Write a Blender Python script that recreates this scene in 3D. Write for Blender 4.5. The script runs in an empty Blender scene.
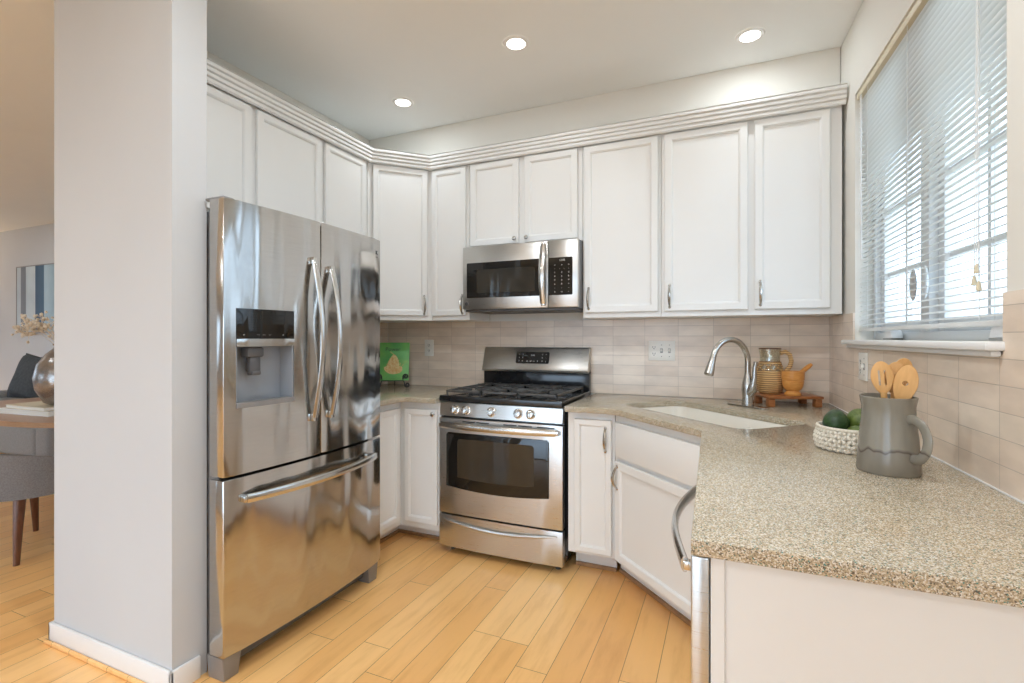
import bpy, bmesh, math, random
from mathutils import Vector, Matrix
random.seed(7)
PI = math.pi
S = bpy.context.scene
COL = S.collection

# ------------------------------------------------------------------ camera
cd = bpy.data.cameras.new('camera')
cam = bpy.data.objects.new('camera', cd); COL.objects.link(cam)
cam.location = (0, 0, 1.27)
cam.rotation_euler = (PI/2, 0, math.radians(23.5))
cd.sensor_width = 36.0
cd.lens = 496.0*36.0/1024.0
cd.shift_y = -3.5/1024.0
cd.clip_start = 0.02; cd.clip_end = 200
S.camera = cam

# ------------------------------------------------------------------ colour management
S.view_settings.view_transform = 'Standard'
S.view_settings.look = 'None'
S.view_settings.gamma = 1.0
S.view_settings.use_curve_mapping = False
S.view_settings.exposure = 0.30
S.cycles.use_denoising = True
S.cycles.max_bounces = 10
S.cycles.diffuse_bounces = 6
S.cycles.transparent_max_bounces = 16
S.cycles.sample_clamp_indirect = 6.0

# ------------------------------------------------------------------ sky
WORLD_STRENGTH = 3.0
SKY_BOOST = 2.3
w = bpy.data.worlds.new('overcast_sky'); S.world = w; w.use_nodes = True
nt = w.node_tree; nt.nodes.clear()
wo = nt.nodes.new('ShaderNodeOutputWorld'); wb = nt.nodes.new('ShaderNodeBackground')
tc = nt.nodes.new('ShaderNodeTexCoord'); sp = nt.nodes.new('ShaderNodeSeparateXYZ')
rp = nt.nodes.new('ShaderNodeValToRGB')
rp.color_ramp.elements[0].position = 0.42; rp.color_ramp.elements[0].color = (0.34, 0.38, 0.43, 1)
rp.color_ramp.elements[1].position = 0.56; rp.color_ramp.elements[1].color = (0.63, 0.80, 1.0, 1)
mp = nt.nodes.new('ShaderNodeMapRange'); mp.inputs[1].default_value = -1; mp.inputs[2].default_value = 1
nt.links.new(tc.outputs['Generated'], sp.inputs[0]); nt.links.new(sp.outputs['Z'], mp.inputs[0])
nt.links.new(mp.outputs[0], rp.inputs[0]); nt.links.new(rp.outputs[0], wb.inputs['Color'])
# overcast sky, with a brighter patch added behind the viewpoint to light the room
sm_ = nt.nodes.new('ShaderNodeMapRange'); sm_.interpolation_type = 'SMOOTHSTEP'
sm_.inputs[1].default_value = -0.45; sm_.inputs[2].default_value = -0.95; sm_.inputs[3].default_value = WORLD_STRENGTH; sm_.inputs[4].default_value = WORLD_STRENGTH*SKY_BOOST
dp_ = nt.nodes.new('ShaderNodeVectorMath'); dp_.operation = 'DOT_PRODUCT'; dp_.inputs[1].default_value = (-0.45, 0.89, 0)
nt.links.new(tc.outputs['Generated'], dp_.inputs[0]); nt.links.new(dp_.outputs['Value'], sm_.inputs[0]); nt.links.new(sm_.outputs[0], wb.inputs['Strength'])
nt.links.new(wb.outputs[0], wo.inputs['Surface'])

LAMP_W = 1.8                     # watts of each recessed downlight
LAMP_COL = (0.84, 0.93, 1.0)
LAMP_W_FILL = 10.0                # watts of the unseen downlights added as fill
PORTAL_W = 1.0

# ------------------------------------------------------------------ constants of the room
CEIL = 2.74; XL = -2.44; YB = 3.17; CT = 0.914
TH = math.atan(0.044); RW = (0.515, 3.17)      # right wall starts at the back corner and opens by TH

# ------------------------------------------------------------------ materials
def mat(name, col, rough=0.5, metal=0.0, spec=0.5, **k):
    m = bpy.data.materials.new(name); m.use_nodes = True
    b = m.node_tree.nodes['Principled BSDF']
    b.inputs['Base Color'].default_value = (*col, 1)
    b.inputs['Roughness'].default_value = rough
    b.inputs['Metallic'].default_value = metal
    b.inputs['Specular IOR Level'].default_value = spec
    for a, v in k.items():
        b.inputs[a.replace('_', ' ')].default_value = v
    return m
def N(m, t): return m.node_tree.nodes.new(t)
def L(m, a, b): m.node_tree.links.new(a, b)
def P(m): return m.node_tree.nodes['Principled BSDF']
def coords(m, scale=(1, 1, 1), rot=(0, 0, 0)):
    t = N(m, 'ShaderNodeTexCoord'); mp = N(m, 'ShaderNodeMapping')
    mp.inputs['Scale'].default_value = scale; mp.inputs['Rotation'].default_value = rot
    L(m, t.outputs['Object'], mp.inputs['Vector']); return mp.outputs[0]
def noise(m, vec, scale, detail=3, rough=0.5):
    n = N(m, 'ShaderNodeTexNoise'); n.inputs['Scale'].default_value = scale
    n.inputs['Detail'].default_value = detail; n.inputs['Roughness'].default_value = rough
    L(m, vec, n.inputs['Vector']); return n
def ramp(m, fac, stops):
    r = N(m, 'ShaderNodeValToRGB'); e = r.color_ramp.elements
    while len(e) < len(stops): e.new(0.5)
    for i, (p, c) in enumerate(stops):
        e[i].position = p; e[i].color = (*c, 1)
    L(m, fac, r.inputs[0]); return r.outputs[0]
def mix(m, fac, a, b, mode='MIX'):
    x = N(m, 'ShaderNodeMix'); x.data_type = 'RGBA'; x.blend_type = mode
    for s, v in ((x.inputs[0], fac), (x.inputs[6], a), (x.inputs[7], b)):
        if hasattr(v, 'links'): L(m, v, s)
        elif isinstance(v, (int, float)): s.default_value = v
        else: s.default_value = (*v, 1)
    return x.outputs[2]
def bump(m, h, strength, dist=0.01, target=None):
    b = N(m, 'ShaderNodeBump'); b.inputs['Strength'].default_value = strength
    b.inputs['Distance'].default_value = dist
    L(m, h, b.inputs['Height']); L(m, b.outputs[0], P(m).inputs['Normal'])

def noisy(name, c1, c2, scale, rough=0.5, stretch=(1, 1, 1), bstr=0.0, bdist=0.002, **k):
    m = mat(name, c1, rough, **k); v = coords(m, stretch); n = noise(m, v, scale, 4)
    L(m, ramp(m, n.outputs[0], [(0.3, c1), (0.7, c2)]), P(m).inputs['Base Color'])
    if bstr: bump(m, n.outputs[0], bstr, bdist)
    return m

M = {}
M['cabinet'] = noisy('white_cabinet_paint', (0.80, 0.795, 0.78), (0.82, 0.815, 0.80), 3, 0.32, spec=0.45)
M['wall'] = noisy('wall_paint', (0.76, 0.735, 0.68), (0.775, 0.75, 0.695), 2, 0.85, bstr=0.05)
M['hall'] = noisy('grey_wall_paint', (0.57, 0.575, 0.585), (0.59, 0.595, 0.605), 2, 0.85, bstr=0.05)
M['ceiling'] = noisy('ceiling_paint', (0.84, 0.85, 0.84), (0.86, 0.87, 0.86), 2, 0.9)
M['trim'] = noisy('white_trim_paint', (0.82, 0.81, 0.80), (0.84, 0.83, 0.82), 3, 0.35)
M['vinyl'] = noisy('window_vinyl', (0.84, 0.85, 0.86), (0.86, 0.87, 0.88), 3, 0.3)
M['slat'] = noisy('blind_slat', (0.84, 0.84, 0.83), (0.86, 0.86, 0.85), 3, 0.45)
def translucent(m, f):     # thin plastic slats let some daylight through
    nt = m.node_tree; o = [n for n in nt.nodes if n.type == 'OUTPUT_MATERIAL'][0]
    t = nt.nodes.new('ShaderNodeBsdfTranslucent'); t.inputs[0].default_value = (0.92, 0.90, 0.87, 1)
    x = nt.nodes.new('ShaderNodeMixShader'); x.inputs[0].default_value = f
    nt.links.new(P(m).outputs[0], x.inputs[1]); nt.links.new(t.outputs[0], x.inputs[2]); nt.links.new(x.outputs[0], o.inputs[0])
translucent(M['slat'], 0.45)
M['rail'] = noisy('cream_headrail', (0.66, 0.58, 0.42), (0.70, 0.62, 0.46), 4, 0.5)
M['plastic_white'] = noisy('white_plastic', (0.88, 0.86, 0.81), (0.90, 0.88, 0.83), 5, 0.3)
M['black'] = noisy('black_enamel', (0.012, 0.012, 0.013), (0.02, 0.02, 0.021), 6, 0.12)
M['blackglass'] = noisy('black_glass', (0.010, 0.009, 0.008), (0.014, 0.012, 0.010), 6, 0.04, spec=0.5)
M['ovenglass'] = noisy('oven_inner_glass', (0.020, 0.019, 0.016), (0.04, 0.033, 0.024), 3, 0.05, spec=0.6)
M['iron'] = noisy('cast_iron', (0.05, 0.048, 0.046), (0.085, 0.08, 0.075), 60, 0.38, bstr=0.2)
M['wrought'] = noisy('wrought_iron', (0.018, 0.016, 0.016), (0.03, 0.027, 0.025), 60, 0.4)
M['dark'] = noisy('dark_grey_metal', (0.09, 0.09, 0.095), (0.11, 0.11, 0.115), 8, 0.5)
M['greyside'] = noisy('grey_painted_side', (0.27, 0.26, 0.255), (0.30, 0.29, 0.285), 8, 0.4, metal=0.4)
M['greyplastic'] = noisy('grey_plastic', (0.30, 0.32, 0.35), (0.34, 0.36, 0.39), 5, 0.35, metal=0.3)
M['nickel'] = noisy('brushed_nickel', (0.50, 0.48, 0.45), (0.56, 0.54, 0.51), 30, 0.24, metal=1.0)
M['lettering'] = noisy('pale_print', (0.62, 0.62, 0.62), (0.7, 0.7, 0.7), 5, 0.5)
M['darkprint'] = noisy('dark_print', (0.03, 0.03, 0.03), (0.05, 0.05, 0.05), 5, 0.5)
M['sink'] = noisy('white_sink_enamel', (0.86, 0.82, 0.74), (0.88, 0.84, 0.77), 3, 0.15)

def steel(name, c1, c2, rough, streak, wave=0.0, wscale=1.0, stretch=(1, 1, 1)):
    m = mat(name, c1, rough, metal=1.0)
    v = coords(m, streak); n = noise(m, v, 40, 3)
    L(m, ramp(m, n.outputs[0], [(0.25, c1), (0.75, c2)]), P(m).inputs['Base Color'])
    r = N(m, 'ShaderNodeMapRange'); r.inputs[3].default_value = rough*0.8; r.inputs[4].default_value = rough*1.25
    L(m, n.outputs[0], r.inputs[0]); L(m, r.outputs[0], P(m).inputs['Roughness'])
    if wave:
        v2 = coords(m, stretch); n2 = noise(m, v2, wscale, 1.5, 0.4)
        bump(m, n2.outputs[0], 1.0, wave)
    return m
# brushed sheet metal: horizontal brushing, slow dents that make the reflections waver
M['fridge'] = steel('fridge_stainless', (0.50, 0.485, 0.465), (0.56, 0.545, 0.525), 0.14, (0.3, 0.3, 12), 0.050, 1.0, (4.6, 4.6, 0.9))
M['steel'] = steel('stainless_sheet', (0.56, 0.545, 0.52), (0.62, 0.605, 0.58), 0.29, (0.3, 12, 12), 0.002, 3.0, (1, 1, 1))
M['steelside'] = steel('stainless_edge', (0.40, 0.40, 0.40), (0.46, 0.46, 0.46), 0.35, (0.3, 0.3, 12))
M['chrome'] = steel('polished_handle', (0.60, 0.59, 0.57), (0.66, 0.65, 0.63), 0.18, (1, 1, 1))

# floor: maple planks 128 mm wide running towards the range
def plank_mat(name, c1, c2, c3, seam, rough):
    m = mat(name, c1, rough)
    t = N(m, 'ShaderNodeTexCoord'); s = N(m, 'ShaderNodeSeparateXYZ'); L(m, t.outputs['Object'], s.inputs[0])
    def mth(op, a, b=None):
        q = N(m, 'ShaderNodeMath'); q.operation = op
        for i, v in ((0, a), (1, b)):
            if v is None: continue
            if isinstance(v, (int, float)): q.inputs[i].default_value = v
            else: L(m, v, q.inputs[i])
        return q.outputs[0]
    xs = mth('DIVIDE', mth('ADD', s.outputs['X'], 0.370+0.128*200), 0.128)
    row = mth('FLOOR', xs)
    wn = N(m, 'ShaderNodeTexWhiteNoise'); wn.noise_dimensions = '1D'; L(m, row, wn.inputs['W'])
    y = mth('ADD', mth('ADD', s.outputs['Y'], 50), mth('MULTIPLY', wn.outputs['Value'], 7.3))
    ys = mth('DIVIDE', y, 1.25); pl = mth('FLOOR', ys)
    idn = mth('ADD', mth('MULTIPLY', row, 17.31), mth('MULTIPLY', pl, 3.77))
    w2 = N(m, 'ShaderNodeTexWhiteNoise'); w2.noise_dimensions = '1D'; L(m, idn, w2.inputs['W'])
    base = ramp(m, w2.outputs['Value'], [(0.0, c1), (0.55, c2), (1.0, c3)])
    # grain, shifted per plank
    cb = N(m, 'ShaderNodeCombineXYZ')
    L(m, mth('MULTIPLY', s.outputs['X'], 9.0), cb.inputs[0]); L(m, mth('MULTIPLY', s.outputs['Y'], 1.3), cb.inputs[1]); L(m, idn, cb.inputs[2])
    g = noise(m, cb.outputs[0], 2.2, 6, 0.62); 
    gc = ramp(m, g.outputs[0], [(0.28, (0.84, 0.77, 0.70)), (0.5, (1, 1, 1)), (0.8, (1.06, 1.05, 1.02))])
    c = mix(m, 0.75, base, gc, 'MULTIPLY')
    fx = mth('FRACT', xs); fy = mth('FRACT', ys)
    ex = mth('MULTIPLY', mth('MINIMUM', fx, mth('SUBTRACT', 1, fx)), 0.128)
    ey = mth('MULTIPLY', mth('MINIMUM', fy, mth('SUBTRACT', 1, fy)), 1.25)
    e = mth('MINIMUM', ex, ey)
    gap = mth('LESS_THAN', e, 0.0011)
    L(m, mix(m, gap, c, seam), P(m).inputs['Base Color'])
    r = N(m, 'ShaderNodeMapRange'); r.inputs[3].default_value = rough*0.8; r.inputs[4].default_value = rough*1.3
    L(m, g.outputs[0], r.inputs[0]); L(m, r.outputs[0], P(m).inputs['Roughness'])
    bump(m, mth('MULTIPLY', mth('MINIMUM', e, 0.003), 300), 0.25, 0.001)
    return m
M['floor'] = plank_mat('maple_floor', (0.84, 0.45, 0.155), (0.92, 0.53, 0.20), (0.97, 0.61, 0.26), (0.26, 0.13, 0.05), 0.30)

# granite: fine grain in tan, white, grey and a few dark and green crystals
def granite():
    m = mat('speckled_granite', (0.5, 0.4, 0.3), 0.16, spec=0.5)
    v = coords(m)
    vo = N(m, 'ShaderNodeTexVoronoi'); vo.inputs['Scale'].default_value = 520; L(m, v, vo.inputs['Vector'])
    sp_ = N(m, 'ShaderNodeSeparateColor'); L(m, vo.outputs['Color'], sp_.inputs[0])
    c = ramp(m, sp_.outputs[0], [(0.0, (0.09, 0.08, 0.07)), (0.08, (0.17, 0.14, 0.10)), (0.20, (0.34, 0.27, 0.185)),
                                (0.45, (0.48, 0.385, 0.26)), (0.7, (0.58, 0.485, 0.345)), (0.92, (0.76, 0.73, 0.67))])
    teal = ramp(m, sp_.outputs[1], [(0.955, (0, 0, 0)), (0.965, (1, 1, 1))])
    c = mix(m, teal, c, (0.10, 0.24, 0.21))
    n = noise(m, v, 5, 4); c = mix(m, 0.5, c, ramp(m, n.outputs[0], [(0.3, (0.86, 0.84, 0.8)), (0.7, (1.08, 1.05, 1.0))]), 'MULTIPLY')
    L(m, c, P(m).inputs['Base Color']); return m
M['granite'] = granite()

def tile(name, axis, z0):
    m = mat(name, (0.5, 0.45, 0.4), 0.22)
    t = N(m, 'ShaderNodeTexCoord'); s = N(m, 'ShaderNodeSeparateXYZ'); L(m, t.outputs['Object'], s.inputs[0])
    cb = N(m, 'ShaderNodeCombineXYZ'); L(m, s.outputs[axis], cb.inputs[0]); L(m, s.outputs['Z'], cb.inputs[1])
    mp = N(m, 'ShaderNodeMapping'); mp.inputs['Location'].default_value = (10*0.198+0.077, -z0, 0); L(m, cb.outputs[0], mp.inputs['Vector'])
    b = N(m, 'ShaderNodeTexBrick'); L(m, mp.outputs[0], b.inputs['Vector'])
    b.offset = 0.0; b.inputs['Scale'].default_value = 1.0; b.inputs['Mortar Size'].default_value = 0.0011
    b.inputs['Mortar Smooth'].default_value = 0.3; b.inputs['Bias'].default_value = 0.0
    b.inputs['Brick Width'].default_value = 0.198; b.inputs['Row Height'].default_value = 0.0615
    b.inputs['Color1'].default_value = (0.74, 0.605, 0.49, 1); b.inputs['Color2'].default_value = (0.86, 0.735, 0.61, 1)
    b.inputs['Mortar'].default_value = (0.55, 0.46, 0.38, 1)
    v = coords(m, (1, 1, 3)); n = noise(m, v, 6, 4)
    c = mix(m, 0.6, b.outputs['Color'], ramp(m, n.outputs[0], [(0.3, (0.82, 0.81, 0.81)), (0.7, (1.12, 1.12, 1.12))]), 'MULTIPLY')
    L(m, c, P(m).inputs['Base Color'])
    q = N(m, 'ShaderNodeMath'); q.operation = 'MULTIPLY_ADD'; L(m, b.outputs['Fac'], q.inputs[0]); q.inputs[1].default_value = -1
    n3 = noise(m, coords(m), 22, 2); L(m, n3.outputs[0], q.inputs[2])
    bump(m, q.outputs[0], 0.5, 0.0012); return m
M['shoe'] = noisy('brown_shoe_molding', (0.30, 0.16, 0.075), (0.40, 0.23, 0.11), 30, 0.4)
M['tile_back'] = tile('glazed_tile_back', 'X', CT)
M['tile_side'] = tile('glazed_tile_side', 'Y', CT)

def glass(name, tint=(0.96, 0.98, 0.99), f=0.06):
    m = bpy.data.materials.new(name); m.use_nodes = True; nt = m.node_tree; nt.nodes.clear()
    o = nt.nodes.new('ShaderNodeOutputMaterial'); x = nt.nodes.new('ShaderNodeMixShader'); x.inputs[0].default_value = f
    t = nt.nodes.new('ShaderNodeBsdfTransparent'); t.inputs[0].default_value = (*tint, 1)
    g = nt.nodes.new('ShaderNodeBsdfGlossy'); g.inputs['Roughness'].default_value = 0.02
    nt.links.new(t.outputs[0], x.inputs[1]); nt.links.new(g.outputs[0], x.inputs[2]); nt.links.new(x.outputs[0], o.inputs[0]); return m
M['glass'] = glass('window_glass'); M['jugglass'] = glass('greenish_jug_glass', (0.94, 0.94, 0.89), 0.15)
def emit(name, col, s):
    m = mat(name, col, 0.5); P(m).inputs['Emission Color'].default_value = (*col, 1); P(m).inputs['Emission Strength'].default_value = s; return m
M['lamp'] = emit('lit_lens', (1.0, 0.95, 0.86), 6.0)

# ------------------------------------------------------------------ mesh builder
class MB:
    def __init__(s, T=None): s.bm = bmesh.new(); s.T = T
    def _fin(s, verts):
        return verts
    def box(s, x0, x1, y0, y1, z0, z1, bev=0.0, seg=2, T=None):
        r = bmesh.ops.create_cube(s.bm, size=1.0); vs = r['verts']
        for v in vs:
            v.co = Vector((x0+(v.co.x+.5)*(x1-x0), y0+(v.co.y+.5)*(y1-y0), z0+(v.co.z+.5)*(z1-z0)))
        if T: bmesh.ops.transform(s.bm, matrix=T, verts=vs)
        if bev:
            es = list({e for v in vs for e in v.link_edges})
            bmesh.ops.bevel(s.bm, geom=es, offset=bev, segments=seg, affect='EDGES', profile=0.5)
        return s
    def prism(s, poly, z0, z1, T=None, bev=0.0):
        a = [s.bm.verts.new((x, y, z0)) for x, y in poly]; b = [s.bm.verts.new((x, y, z1)) for x, y in poly]
        n = len(poly); f = [s.bm.faces.new(a[::-1]), s.bm.faces.new(b)]
        for i in range(n): f.append(s.bm.faces.new((a[i], a[(i+1) % n], b[(i+1) % n], b[i])))
        if T: bmesh.ops.transform(s.bm, matrix=T, verts=a+b)
        if bev:
            es = list({e for q in f[:2] for e in q.edges})
            bmesh.ops.bevel(s.bm, geom=es, offset=bev, segments=2, affect='EDGES', profile=0.5)
        return s
    def lathe(s, prof, n=32, c=(0, 0, 0), sx=1.0, sy=1.0, T=None, cap=True):
        rings = []; allv = []
        for r, z in prof:
            ring = [s.bm.verts.new((c[0]+sx*r*math.cos(2*PI*k/n), c[1]+sy*r*math.sin(2*PI*k/n), c[2]+z)) for k in range(n)]
            rings.append(ring); allv += ring
        for a, b in zip(rings, rings[1:]):
            for k in range(n): s.bm.faces.new((a[k], a[(k+1) % n], b[(k+1) % n], b[k]))
        if cap:
            if prof[0][0] > 1e-5: s.bm.faces.new(rings[0][::-1])
            if prof[-1][0] > 1e-5: s.bm.faces.new(rings[-1])
        if T: bmesh.ops.transform(s.bm, matrix=T, verts=allv)
        return s
    def tube(s, pts, r, n=10, w=1.0, up=None, closed=False, T=None):
        pts = [Vector(p) for p in pts]; m = len(pts); allv = []
        rr = r if isinstance(r, (list, tuple)) else [r]*m
        t0 = (pts[1]-pts[0]).normalized()
        nrm = Vector(up) if up else (Vector((0, 0, 1)) if abs(t0.z) < 0.9 else Vector((1, 0, 0)))
        rings = []
        for i in range(m):
            if closed: t = (pts[(i+1) % m]-pts[i-1]).normalized()
            else: t = (pts[min(i+1, m-1)]-pts[max(i-1, 0)]).normalized()
            nrm = (nrm - t*nrm.dot(t)); 
            if nrm.length < 1e-6: nrm = t.orthogonal()
            nrm.normalize(); b = t.cross(nrm)
            ring = [s.bm.verts.new(pts[i]+nrm*(rr[i]*math.cos(2*PI*k/n))+b*(rr[i]*w*math.sin(2*PI*k/n))) for k in range(n)]
            rings.append(ring); allv += ring
        prs = list(zip(rings, rings[1:])) + ([(rings[-1], rings[0])] if closed else [])
        for a, b in prs:
            for k in range(n): s.bm.faces.new((a[k], a[(k+1) % n], b[(k+1) % n], b[k]))
        if not closed: s.bm.faces.new(rings[0][::-1]); s.bm.faces.new(rings[-1])
        if T: bmesh.ops.transform(s.bm, matrix=T, verts=allv)
        return s
    def cyl(s, p0, p1, r, n=20, r1=None):
        return s.tube([p0, p1], [r, r if r1 is None else r1], n)
    def ball(s, c, r, sc=(1, 1, 1), u=20, v=14, T=None):
        q = bmesh.ops.create_uvsphere(s.bm, u_segments=u, v_segments=v, radius=r)['verts']
        for x in q: x.co = Vector((c[0]+x.co.x*sc[0], c[1]+x.co.y*sc[1], c[2]+x.co.z*sc[2]))
        if T: bmesh.ops.transform(s.bm, matrix=T, verts=q)
        return s
    def grid(s, fn, nu, nv):
        g = [[s.bm.verts.new(fn(i/nu, j/nv)) for j in range(nv+1)] for i in range(nu+1)]
        for i in range(nu):
            for j in range(nv): s.bm.faces.new((g[i][j], g[i+1][j], g[i+1][j+1], g[i][j+1]))
        return s
    def out(s, name, m, parent=None, label=None, ang=35, T=None):
        if T is not None: bmesh.ops.transform(s.bm, matrix=T, verts=s.bm.verts[:])
        bmesh.ops.recalc_face_normals(s.bm, faces=s.bm.faces[:])
        me = bpy.data.meshes.new(name); s.bm.to_mesh(me); s.bm.free()
        me.materials.append(M[m] if isinstance(m, str) else m)
        me.shade_smooth(); me.set_sharp_from_angle(angle=math.radians(ang))
        o = bpy.data.objects.new(name, me); COL.objects.link(o)
        if parent: o.parent = parent
        if label: o['label'] = label
        return o

def spline(pts, n):          # Catmull-Rom through the given points
    P_ = [Vector(p) for p in pts]; P_ = [P_[0]*2-P_[1]]+P_+[P_[-1]*2-P_[-2]]; out = []
    for i in range(1, len(P_)-2):
        for k in range(n):
            t = k/n; a, b_, c, d = P_[i-1:i+3]
            out.append(0.5*((2*b_)+(c-a)*t+(2*a-5*b_+4*c-d)*t*t+(3*b_-3*c+d-a)*t**3))
    out.append(P_[-2]); return out
def thing(name, label, cat, loc=(0, 0, 0), rz=0.0, group=None):
    o = bpy.data.objects.new(name, None); COL.objects.link(o); o.empty_display_size = 0.1
    o.location = loc; o.rotation_euler = (0, 0, rz); o['label'] = label; o['category'] = cat
    if group: o['group'] = group
    return o
def tag(o, label, cat, group=None):
    o['label'] = label; o['category'] = cat
    if group: o['group'] = group
    return o
def struct(o): o['kind'] = 'structure'; return o
def place(o, loc=(0, 0, 0), rz=0.0): o.location = loc; o.rotation_euler = (0, 0, rz); return o
def rw(o): return place(o, (RW[0], RW[1], 0), TH)      # puts an object into the right wall's frame
def rwp(d, off, z=0.0):                                # point at distance d from the corner, off into the room
    return Vector((RW[0]+d*math.sin(TH)-off*math.cos(TH), RW[1]-d*math.cos(TH)-off*math.sin(TH), z))

def bake(o):
    dg = bpy.context.evaluated_depsgraph_get(); dg.update()
    return bpy.data.meshes.new_from_object(o.evaluated_get(dg))
def cut(o, mb):
    me = bpy.data.meshes.new('cutter'); bmesh.ops.recalc_face_normals(mb.bm, faces=mb.bm.faces[:]); mb.bm.to_mesh(me)
    c = bpy.data.objects.new('cutter', me); COL.objects.link(c); c.parent = o.parent; c.location = o.location; c.rotation_euler = o.rotation_euler
    md = o.modifiers.new('b', 'BOOLEAN'); md.object = c; md.operation = 'DIFFERENCE'; md.solver = 'EXACT'
    bpy.context.view_layer.update()
    nm = bake(o); o.modifiers.clear(); old = o.data; nm.name = old.name; o.data = nm
    bpy.data.objects.remove(c); nm.shade_smooth(); nm.set_sharp_from_angle(angle=math.radians(35))
    return o
def text(name, body, size, m, parent, loc, rot, depth=0.0006, align='CENTER', label=None):
    cu = bpy.data.curves.new('t', 'FONT'); cu.body = body; cu.size = size; cu.extrude = depth/2
    cu.align_x = align; cu.align_y = 'CENTER'; cu.resolution_u = 3
    t = bpy.data.objects.new('t', cu); COL.objects.link(t); bpy.context.view_layer.update()
    me = bake(t); bpy.data.objects.remove(t)
    me.materials.clear(); me.materials.append(M[m]); me.name = name
    o = bpy.data.objects.new(name, me); COL.objects.link(o); o.parent = parent
    o.location = loc; o.rotation_euler = rot
    if label: o['label'] = label
    return o
def slab(name, outer, holes, z0, z1, m, bev=0.003):
    cu = bpy.data.curves.new('s', 'CURVE'); cu.dimensions = '2D'; cu.fill_mode = 'BOTH'
    for poly in [outer]+holes:
        sp = cu.splines.new('POLY'); sp.points.add(len(poly)-1); sp.use_cyclic_u = True
        for p, (x, y) in zip(sp.points, poly): p.co = (x, y, 0, 1)
    cu.extrude = (z1-z0)/2-bev; cu.bevel_depth = bev; cu.bevel_resolution = 2; cu.offset = -bev
    t = bpy.data.objects.new('s', cu); COL.objects.link(t); bpy.context.view_layer.update()
    me = bake(t); bpy.data.objects.remove(t); me.name = name
    bm = bmesh.new(); bm.from_mesh(me); bmesh.ops.remove_doubles(bm, verts=bm.verts[:], dist=1e-5)
    bmesh.ops.translate(bm, vec=(0, 0, (z0+z1)/2), verts=bm.verts[:]); bmesh.ops.recalc_face_normals(bm, faces=bm.faces[:])
    bm.to_mesh(me); bm.free(); me.materials.clear(); me.materials.append(M[m])
    me.shade_smooth(); me.set_sharp_from_angle(angle=math.radians(50))
    o = bpy.data.objects.new(name, me); COL.objects.link(o); return o
def rrect(x0, x1, y0, y1, r, n=6):
    out = []
    for cx, cy, a in ((x1-r, y0+r, -90), (x1-r, y1-r, 0), (x0+r, y1-r, 90), (x0+r, y0+r, 180)):
        for k in range(n+1):
            t = math.radians(a+90*k/n); out.append((cx+r*math.cos(t), cy+r*math.sin(t)))
    return out

# ------------------------------------------------------------------ room shell
struct(MB().box(-11.2, 1.6, -4.2, 3.9, -0.06, 0).out('floor', 'floor'))
struct(MB().box(-11.2, 1.6, -4.2, 3.9, CEIL, CEIL+0.08).out('ceiling', 'ceiling'))
struct(MB().box(-2.66, 0.75, YB, YB+0.12, 0, CEIL).out('wall_back', 'wall'))
struct(MB().box(XL-0.004, 0.521, 2.955, YB-0.002, 2.485, CEIL-0.001).out('wall_bulkhead', 'wall'))
struct(MB().box(XL-0.12, XL, 1.27, YB-0.001, 0, CEIL-0.001).out('wall_left', 'wall'))
struct(MB().box(-2.583, -1.818, 1.139, 1.268, 0, CEIL-0.001).out('wall_stub', 'hall'))
struct(MB().box(-11.2, XL-0.225, 3.48, 3.6, 0, CEIL-0.001).out('wall_dining', 'hall'))
def panel_wall(name, u0, u1, holes, t, m, along='x'):
    """wall in its own frame: u along, thickness t behind 0, holes = (u0,u1,z0,z1)"""
    us = sorted({u0, u1, *[h[0] for h in holes], *[h[1] for h in holes]}); b = MB()
    for a, c in zip(us, us[1:]):
        zs = [0.0]; hh = sorted([h for h in holes if h[0] <= a+1e-6 and h[1] >= c-1e-6], key=lambda h: h[2])
        for h in hh: zs += [h[2], h[3]]
        zs.append(CEIL-0.001)
        for z0, z1 in zip(zs[::2], zs[1::2]):
            if z1-z0 > 1e-4:
                if along == 'x': b.box(a, c, 0, t, z0, z1)
                else: b.box(0, t, -c, -a, z0, z1)
    return struct(b.out(name, m))
WIN = (0.46, 1.672, 1.262, 2.385)                 # kitchen window: distances from the back corner
WIN3 = (4.0, 6.2, 0.9, 2.25)
rw(panel_wall('wall_right', 0.003, 7.6, [WIN, WIN3], 0.16, 'wall', 'y'))
wr = panel_wall('wall_rear', -11.2, 0.78, [(-3.4, -0.3, 0.05, 2.15), (-9.0, -6.0, 0.6, 2.2)], -0.14, 'hall')
wr.location = (0, -3.9, 0)
wl = panel_wall('wall_far_left', -3.45, 3.88, [(-1.6, 1.6, 0.5, 2.3)], 0.14, 'hall', 'y'); wl.location = (-11.2, 0, 0)

# tile backsplash skins on the walls
struct(MB().box(XL+0.012, 0.508, YB-0.008, YB-0.0005, CT, 1.387).out('trim_1', 'tile_back'))
b = MB(); b.box(-0.008, -0.0005, -3.3, -0.009, CT, WIN[2]-0.03)
b.box(-0.008, -0.0005, -WIN[0]-0.0, -0.009, WIN[2]-0.03, 1.385)
b.box(-0.008, -0.0005, -3.3, -WIN[1]-0.002, WIN[2]-0.03, 1.375)
struct(rw(b.out('trim_2', 'tile_side')))
struct(MB().box(XL+0.0005, XL+0.009, 2.16, YB-0.009, CT, 1.387).out('trim_3', 'tile_side'))
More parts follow.
